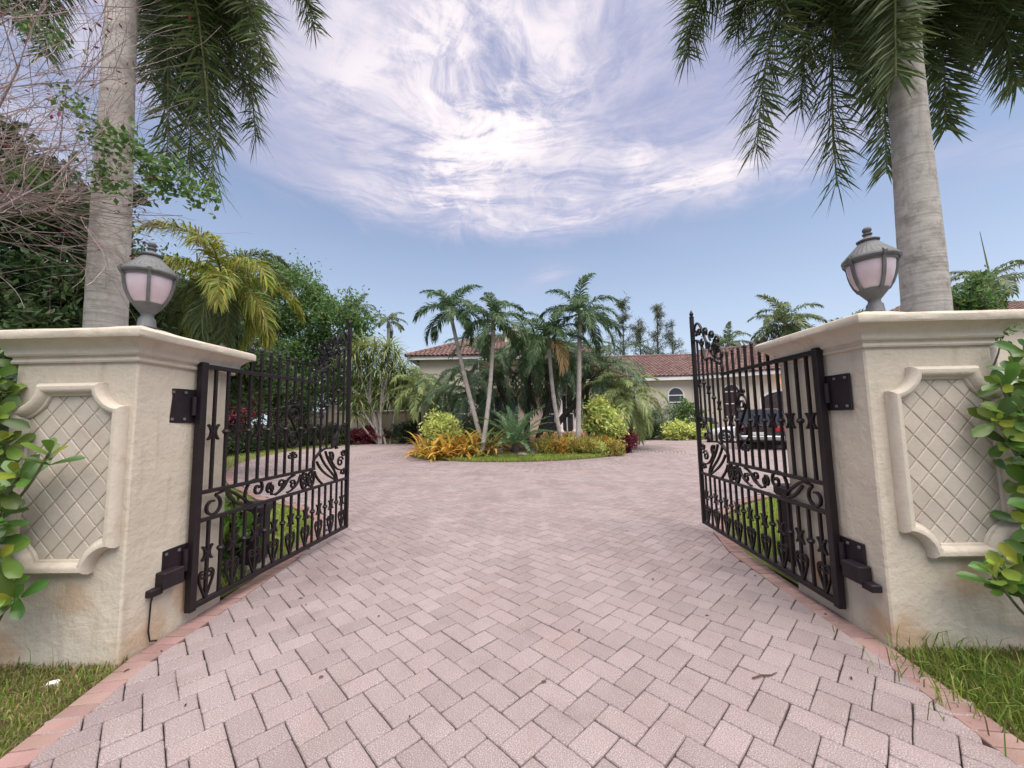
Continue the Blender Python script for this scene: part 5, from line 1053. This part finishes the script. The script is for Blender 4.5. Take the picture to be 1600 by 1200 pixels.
for k, (u, Y, zt, sx) in enumerate(((690, 46, 6.5, 6), (560, 44, 8.5, 5), (610, 48, 7.5, 5), (480, 40, 10, 6), (960, 40, 7.2, 4), (1090, 46, 6.8, 5), (1280, 44, 8, 6), (1180, 48, 7.0, 6), (380, 34, 8, 6), (1420, 36, 7, 6), (1560, 30, 6.0, 5), (250, 26, 7, 6), (90, 20, 6.5, 5), (628, 38, 7.6, 4))):
    x = at(u, 660, Y).x; tree('boundary_tree', (x, Y, 0), [((x, Y, zt*.62), (sx*.6, 2, zt*.40)), ((x+sx*.4, Y+.5, zt*.5), (sx*.5, 2, zt*.36)), ((x-sx*.4, Y, zt*.48), (sx*.5, 2, zt*.36))], 7000, .34, 'mid' if k % 3 else 'dark',
        ['low green tree behind the left of the villa roof', 'tree behind the thin palm with the red fruit', 'tree behind the dracaena clump', 'large tree far behind the left gate leaf', 'tree behind the pines by the villa', 'tree behind the ridge of the garage wing', 'tree far behind the right pillar lantern', 'tree behind the full crowned palm', 'tree far behind the yellow green palm', 'tree behind the right royal palm', 'tree behind the coconut palm', 'tree far behind the left lantern', 'tree at the far left edge', 'tree between the dracaena and the villa roof'][k], 300+k, 90, .6, .25, group='trees along the boundary', limbs=6)
# planting in front of the villa's right wing
for k, (u, v, Y, r_, m_, lab) in enumerate(((1038, 684, 26.5, (.9, .7, 1.25), 'silver', 'silvery grey spiky bush beside the arched window'), (1074, 684, 26.3, (1.1, .8, 1.35), 'mid', 'green bush under the arched window'), (1062, 686, 25.2, (1.0, .6, .55), 'varieg', 'low yellow green bush along the villa wall'), (1008, 686, 26.0, (1.2, .7, .8), 'hedge', 'low dark bush left of the silvery one'), (1094, 686, 25.6, (.9, .6, .5), 'varieg', 'low variegated bush by the grey car'), (1012, 684, 27.0, (.8, .6, 1.1), 'mid', 'taller green bush behind the island edge'), (720, 684, 25.8, (1.6, .8, .9), 'hedge', 'dark bush in front of the villa left wall'), (760, 684, 26.0, (1.6, .8, 1.1), 'hedge', 'dark bush by the villa entrance'))):
    x = at(u, v, Y).x; shrub('villa_shrub', (x, Y), r_, 2600, .24, m_, lab, 330+k, up=-.4 if m_ == 'silver' else 0, asp=.2 if m_ == 'silver' else .42, ncl=50, cr=.2)
# ------------------------------------------------------------------ bare twiggy tree reaching in from the left
bt = empty('bare_tree', (-6.75, 3.6, 0)); g = random.Random(77); segs = []; tips = []
def grow(p, d, L, r_, lv):
    n = 4; q = p
    w_ = q+bt.location; uu = 800+FPX*w_.x/max(w_.y, .5)
    if (uu > 190 and g.random() > .10) or (lv < 2 and g.random() > .6): tips.append(q); return
    for i in range(n):
        d2 = (d+Vector((g.gauss(0, .16), g.gauss(0, .16), g.gauss(0, .12)))).normalized(); e = q+d2*L/n; ra = r_*(1-.12*i); segs.append((q, e, ra, ra*.88)); q = e; d = d2
        if lv > 0 and (i > 0 or lv < 3):
            for _ in range(2 if lv > 1 else g.choice((1, 2, 2))):
                ax = Vector((g.gauss(0, 1), g.gauss(0, 1), g.gauss(0, 1))).normalized(); dd = (d+ax*g.uniform(.5, 1.0)).normalized(); grow(q, dd, L*g.uniform(.5, .72), ra*.55, lv-1)
    tips.append(q)
trunk_b = NB(); trunk_b.tube([(0, 0, -.1), (.15, .05, 1.4), (.1, .1, 3.2)], [.14, .12, .10], 9); trunk_b.build('trunk', M['twig'], bt, 1.2)
for tx, tz, ty_ in ((1.9, 1.5, .2), (2.9, 1.1, .4), (1.4, 2.2, -.1), (2.4, 2.0, .5), (1.2, 2.8, .3), (1.9, 3.2, .4), (.7, 3.4, .2), (3.0, 1.6, .1), (1.3, 1.9, .6), (1.2, 3.2, .8), (2.6, .8, .2)):
    v_ = Vector((tx*.70, ty_, tz)); grow(Vector((.1, .1, 3.1)), v_.normalized(), v_.length*.80, .020, 3)
print('twig segs', len(segs))
sa = np.array([s[0] for s in segs]); sb_ = np.array([s[1] for s in segs]); ra = np.maximum(np.array([s[2] for s in segs]), .0021); rb = np.maximum(np.array([s[3] for s in segs]), .0018)
td = sb_-sa; td /= np.linalg.norm(td, axis=1, keepdims=True); xx = np.cross(td, np.array((.31, .52, .79))); xx /= np.linalg.norm(xx, axis=1, keepdims=True); yy = np.cross(td, xx); V = []
for k in range(3): a = 2*math.pi*k/3; o_ = xx*math.cos(a)+yy*math.sin(a); V += [sa+o_*ra[:, None], sb_+o_*rb[:, None]]
V = np.stack(V, 1); k = np.arange(len(V))[:, None]*6; b = NB(); b.add(V.reshape(-1, 3), np.concatenate([k+np.array([[0, 2, 3, 1]]), k+np.array([[2, 4, 5, 3]]), k+np.array([[4, 0, 1, 5]])])); tag(b.build('twig', M['twig'], bt), kind='stuff')
tp = np.array(tips); gg = np.random.default_rng(9); sel = tp[gg.random(len(tp)) < .10]; P = np.repeat(sel, 2, 0)+gg.normal(0, .03, (len(sel)*2, 3)); b = NB(); b.add(*leaf_quads(P, .05, 4)); tag(b.build('dry_leaf', M['crimson'], bt), kind='stuff')
lc = [at(u, v, 3.9)-bt.location for u, v in ((150, 205), (168, 228), (235, 250), (255, 268), (280, 285), (300, 300), (215, 235), (160, 275), (110, 160), (20, 265), (60, 280), (320, 298), (180, 290), (90, 60), (250, 290), (270, 262), (240, 278), (40, 40), (200, 215))]
P = np.concatenate([np.array(c)+gg.normal(0, .075, (75, 3)) for c in lc]); b = NB(); b.add(*leaf_quads(P, .065, 5, .2, .6)); tag(b.build('green_leaf', M['mid'], bt), kind='stuff')
tag(bt, 'nearly leafless twiggy tree reaching across the left palm trunk', 'tree')
# ------------------------------------------------------------------ clusia shrubs in the foreground corners
def clusia_leaf(L, w_, cup, bend, lm='clusia'):
    b = NB(); m = 8; V = []
    for i in range(m):
        t = i/(m-1); h = w_*math.sin(math.pi*min(1, (t**.75)*.5+.5*t**2.2))**.7 if 0 < t < 1 else w_*(.06 if t == 0 else .12); h = w_*(.10+.95*(t**.8)*(1-t**5)**.6) if t < 1 else w_*.10
        z = -bend*t*t*L; x = L*t
        V += [(x, -h, z+cup*h), (x, -h*.5, z+cup*h*.3), (x, 0, z), (x, h*.5, z+cup*h*.3), (x, h, z+cup*h)]
    b.add(V, [(i*5+j, i*5+j+1, i*5+6+j, i*5+5+j) for i in range(m-1) for j in range(4)]); return b.mesh('leaf', M[lm], 4)
CL = [clusia_leaf(.145, .040, .22, .15), clusia_leaf(.13, .040, .12, .3), clusia_leaf(.16, .044, .25, .05), clusia_leaf(.12, .036, .3, .1), clusia_leaf(.15, .044, .2, .25), clusia_leaf(.13, .04, .3, .1, 'clusia_young'), clusia_leaf(.11, .036, .3, .2, 'clusia_young')]
def clusia(base, tips, label, seed, toward):
    root = empty('clusia_shrub', base); bs = Vector(base); g = random.Random(seed); nl = 0; b = NB()
    for p, d in tips:
        p = Vector(p)-bs; d = Vector(d).normalized(); s0 = Vector((p.x*.5, p.y*.6+.1, max(.05, p.z-.45))); b.tube(spline([s0, s0.lerp(p, .55)+Vector((0, 0, -.04)), p], 4), [.008]*9, 5)
        x = d.orthogonal().normalized(); y = d.cross(x)
        for lv in range(4):
            for s in range(2):
                if nl >= 300: break
                a = lv*math.pi/2+s*math.pi+g.uniform(-.3, .3); o_ = x*math.cos(a)+y*math.sin(a); sp_ = (.95, .8, .6, .3)[lv]; ld = (o_*sp_+d*(1.05-sp_*.55)).normalized(); up = (d-ld*d.dot(ld)).normalized(); sdv = up.cross(ld)
                sc_ = (1.0, 1.1, .95, .7)[lv]*g.uniform(.85, 1.2); mt = Matrix(((ld.x*sc_, sdv.x*sc_, up.x*sc_, 0), (ld.y*sc_, sdv.y*sc_, up.y*sc_, 0), (ld.z*sc_, sdv.z*sc_, up.z*sc_, 0), (0, 0, 0, 1)))
                o = link('leaf', CL[g.randrange(5) if lv < 2 else g.randrange(7)], root); o.matrix_local = Matrix.Translation(p-d*(.10-.033*lv))@mt; nl += 1
    b.build('stem', M['shaft'], root); return tag(root, label, 'shrub', 'clusia shrubs in the foreground corners')
def tips_for(pix, seed, sx):
    g = random.Random(seed); out = []
    for u, v, Y in pix: out.append((at(u-sx*(34 if sx > 0 else 18), v, Y), (sx*g.uniform(.2, .9), g.uniform(-.9, -.2), g.uniform(.1, .9))))
    return out
lp = [(112, 706, 2.45), (62, 740, 2.45), (30, 650, 2.5), (20, 690, 2.5), (35, 760, 2.45), (15, 600, 2.55), (25, 585, 2.6), (10, 820, 2.45), (30, 870, 2.4), (20, 925, 2.4), (50, 935, 2.4), (5, 730, 2.45), (-20, 640, 2.5), (-20, 790, 2.45), (-25, 880, 2.4), (-25, 560, 2.55), (15, 555, 2.65), (0, 660, 2.6), (5, 780, 2.55), (10, 900, 2.5), (-45, 700, 2.5), (-50, 850, 2.4), (20, 840, 2.5), (35, 620, 2.62), (-10, 950, 2.4), (0, 620, 2.5), (40, 800, 2.5), (-60, 600, 2.5), (-40, 930, 2.3), (-5, 850, 2.35), (45, 690, 2.55), (-70, 780, 2.4)]
rp = [(1545, 600, 2.5), (1570, 570, 2.5), (1590, 545, 2.5), (1540, 655, 2.5), (1575, 640, 2.45), (1595, 600, 2.45), (1560, 690, 2.5), (1590, 700, 2.45), (1610, 660, 2.4), (1595, 760, 2.45), (1585, 735, 2.55), (1600, 820, 2.45), (1575, 880, 2.42), (1545, 885, 2.42), (1535, 900, 2.40), (1590, 910, 2.4), (1610, 870, 2.4), (1620, 780, 2.4), (1625, 720, 2.4), (1630, 620, 2.4), (1615, 560, 2.5), (1640, 900, 2.4), (1600, 850, 2.5), (1610, 930, 2.4), (1585, 810, 2.55), (1560, 620, 2.55), (1650, 840, 2.4), (1655, 740, 2.4), (1585, 670, 2.55), (1625, 960, 2.3), (1560, 905, 2.45), (1660, 680, 2.4)]
clusia((-3.95, 2.65, 0), tips_for(lp, 1, 1), 'glossy round leaved shrub overlapping the left pillar panel', 1, 1)
clusia((3.95, 2.65, 0), tips_for(rp, 2, -1), 'glossy round leaved shrub overlapping the right pillar panel', 2, -1)
p = at(-5, 760, 2.85); tree('dark_hedge_bush', (-4.4, 3.2, 0), [((-4.35, 3.2, 1.0), (.75, .5, .95))], 3800, .10, 'hedge', 'dark foliage behind the left clusia shrub, beside the pillar', 360, 60, .14, .05, cat='shrub', limbs=6, asp=.55)
tree('dark_hedge_bush', (4.5, 3.1, 0), [((4.4, 3.1, 1.0), (.75, .5, .95))], 3800, .10, 'hedge', 'dark foliage behind the right clusia shrub, beside the pillar', 361, 60, .14, .05, cat='shrub', limbs=6, asp=.55)
# ------------------------------------------------------------------ litter on the driveway
def litter(u, v, L, w_, rz, i):
    p = gnd(u, v, .004); b = NB(); b.add([(-L, 0, 0), (-L*.3, -w_, .006), (L*.4, -w_*.8, .008), (L, 0, .002), (L*.4, w_*.8, .005), (-L*.3, w_, .008), (0, 0, 0)], [(0, 1, 6), (1, 2, 6), (2, 3, 6), (3, 4, 6), (4, 5, 6), (5, 0, 6)]); o = b.build('fallen_leaf', M['fallen'], None, None, p, rz)
    tag(o, 'tiny dark dry leaf lying on the driveway pavers', 'leaf', 'dry leaves on the driveway')
for i, (u, v) in enumerate(((850, 1066), (470, 935), (478, 945), (502, 1058), (592, 963), (868, 740), (905, 737), (290, 1102), (1020, 905), (735, 868), (1105, 962), (640, 1120), (1330, 1060), (198, 1048), (252, 1018), (980, 830), (1290, 960), (905, 985), (1180, 900))): litter(u, v, random.uniform(.010, .022), random.uniform(.004, .008), random.uniform(0, 6), i)
p = gnd(1195, 1056, .008); b = NB(); b.tube([(-.085, 0, 0), (-.02, .006, .003), (.04, -.003, .0), (.095, .008, .002)], [.004, .005, .004, .002], 6); tag(b.build('twig', M['fallen'], None, None, p, R(12)), 'short dark twig lying on the pavers in the right foreground', 'twig')
p = gnd(82, 1068); b = NB(); b.bbox((-.028, -.018, -.03), (.03, .02, .012), .016); tag(b.build('stone', M['white'], None, None, p, .5), 'small pale stone in the grass in front of the left pillar', 'stone')
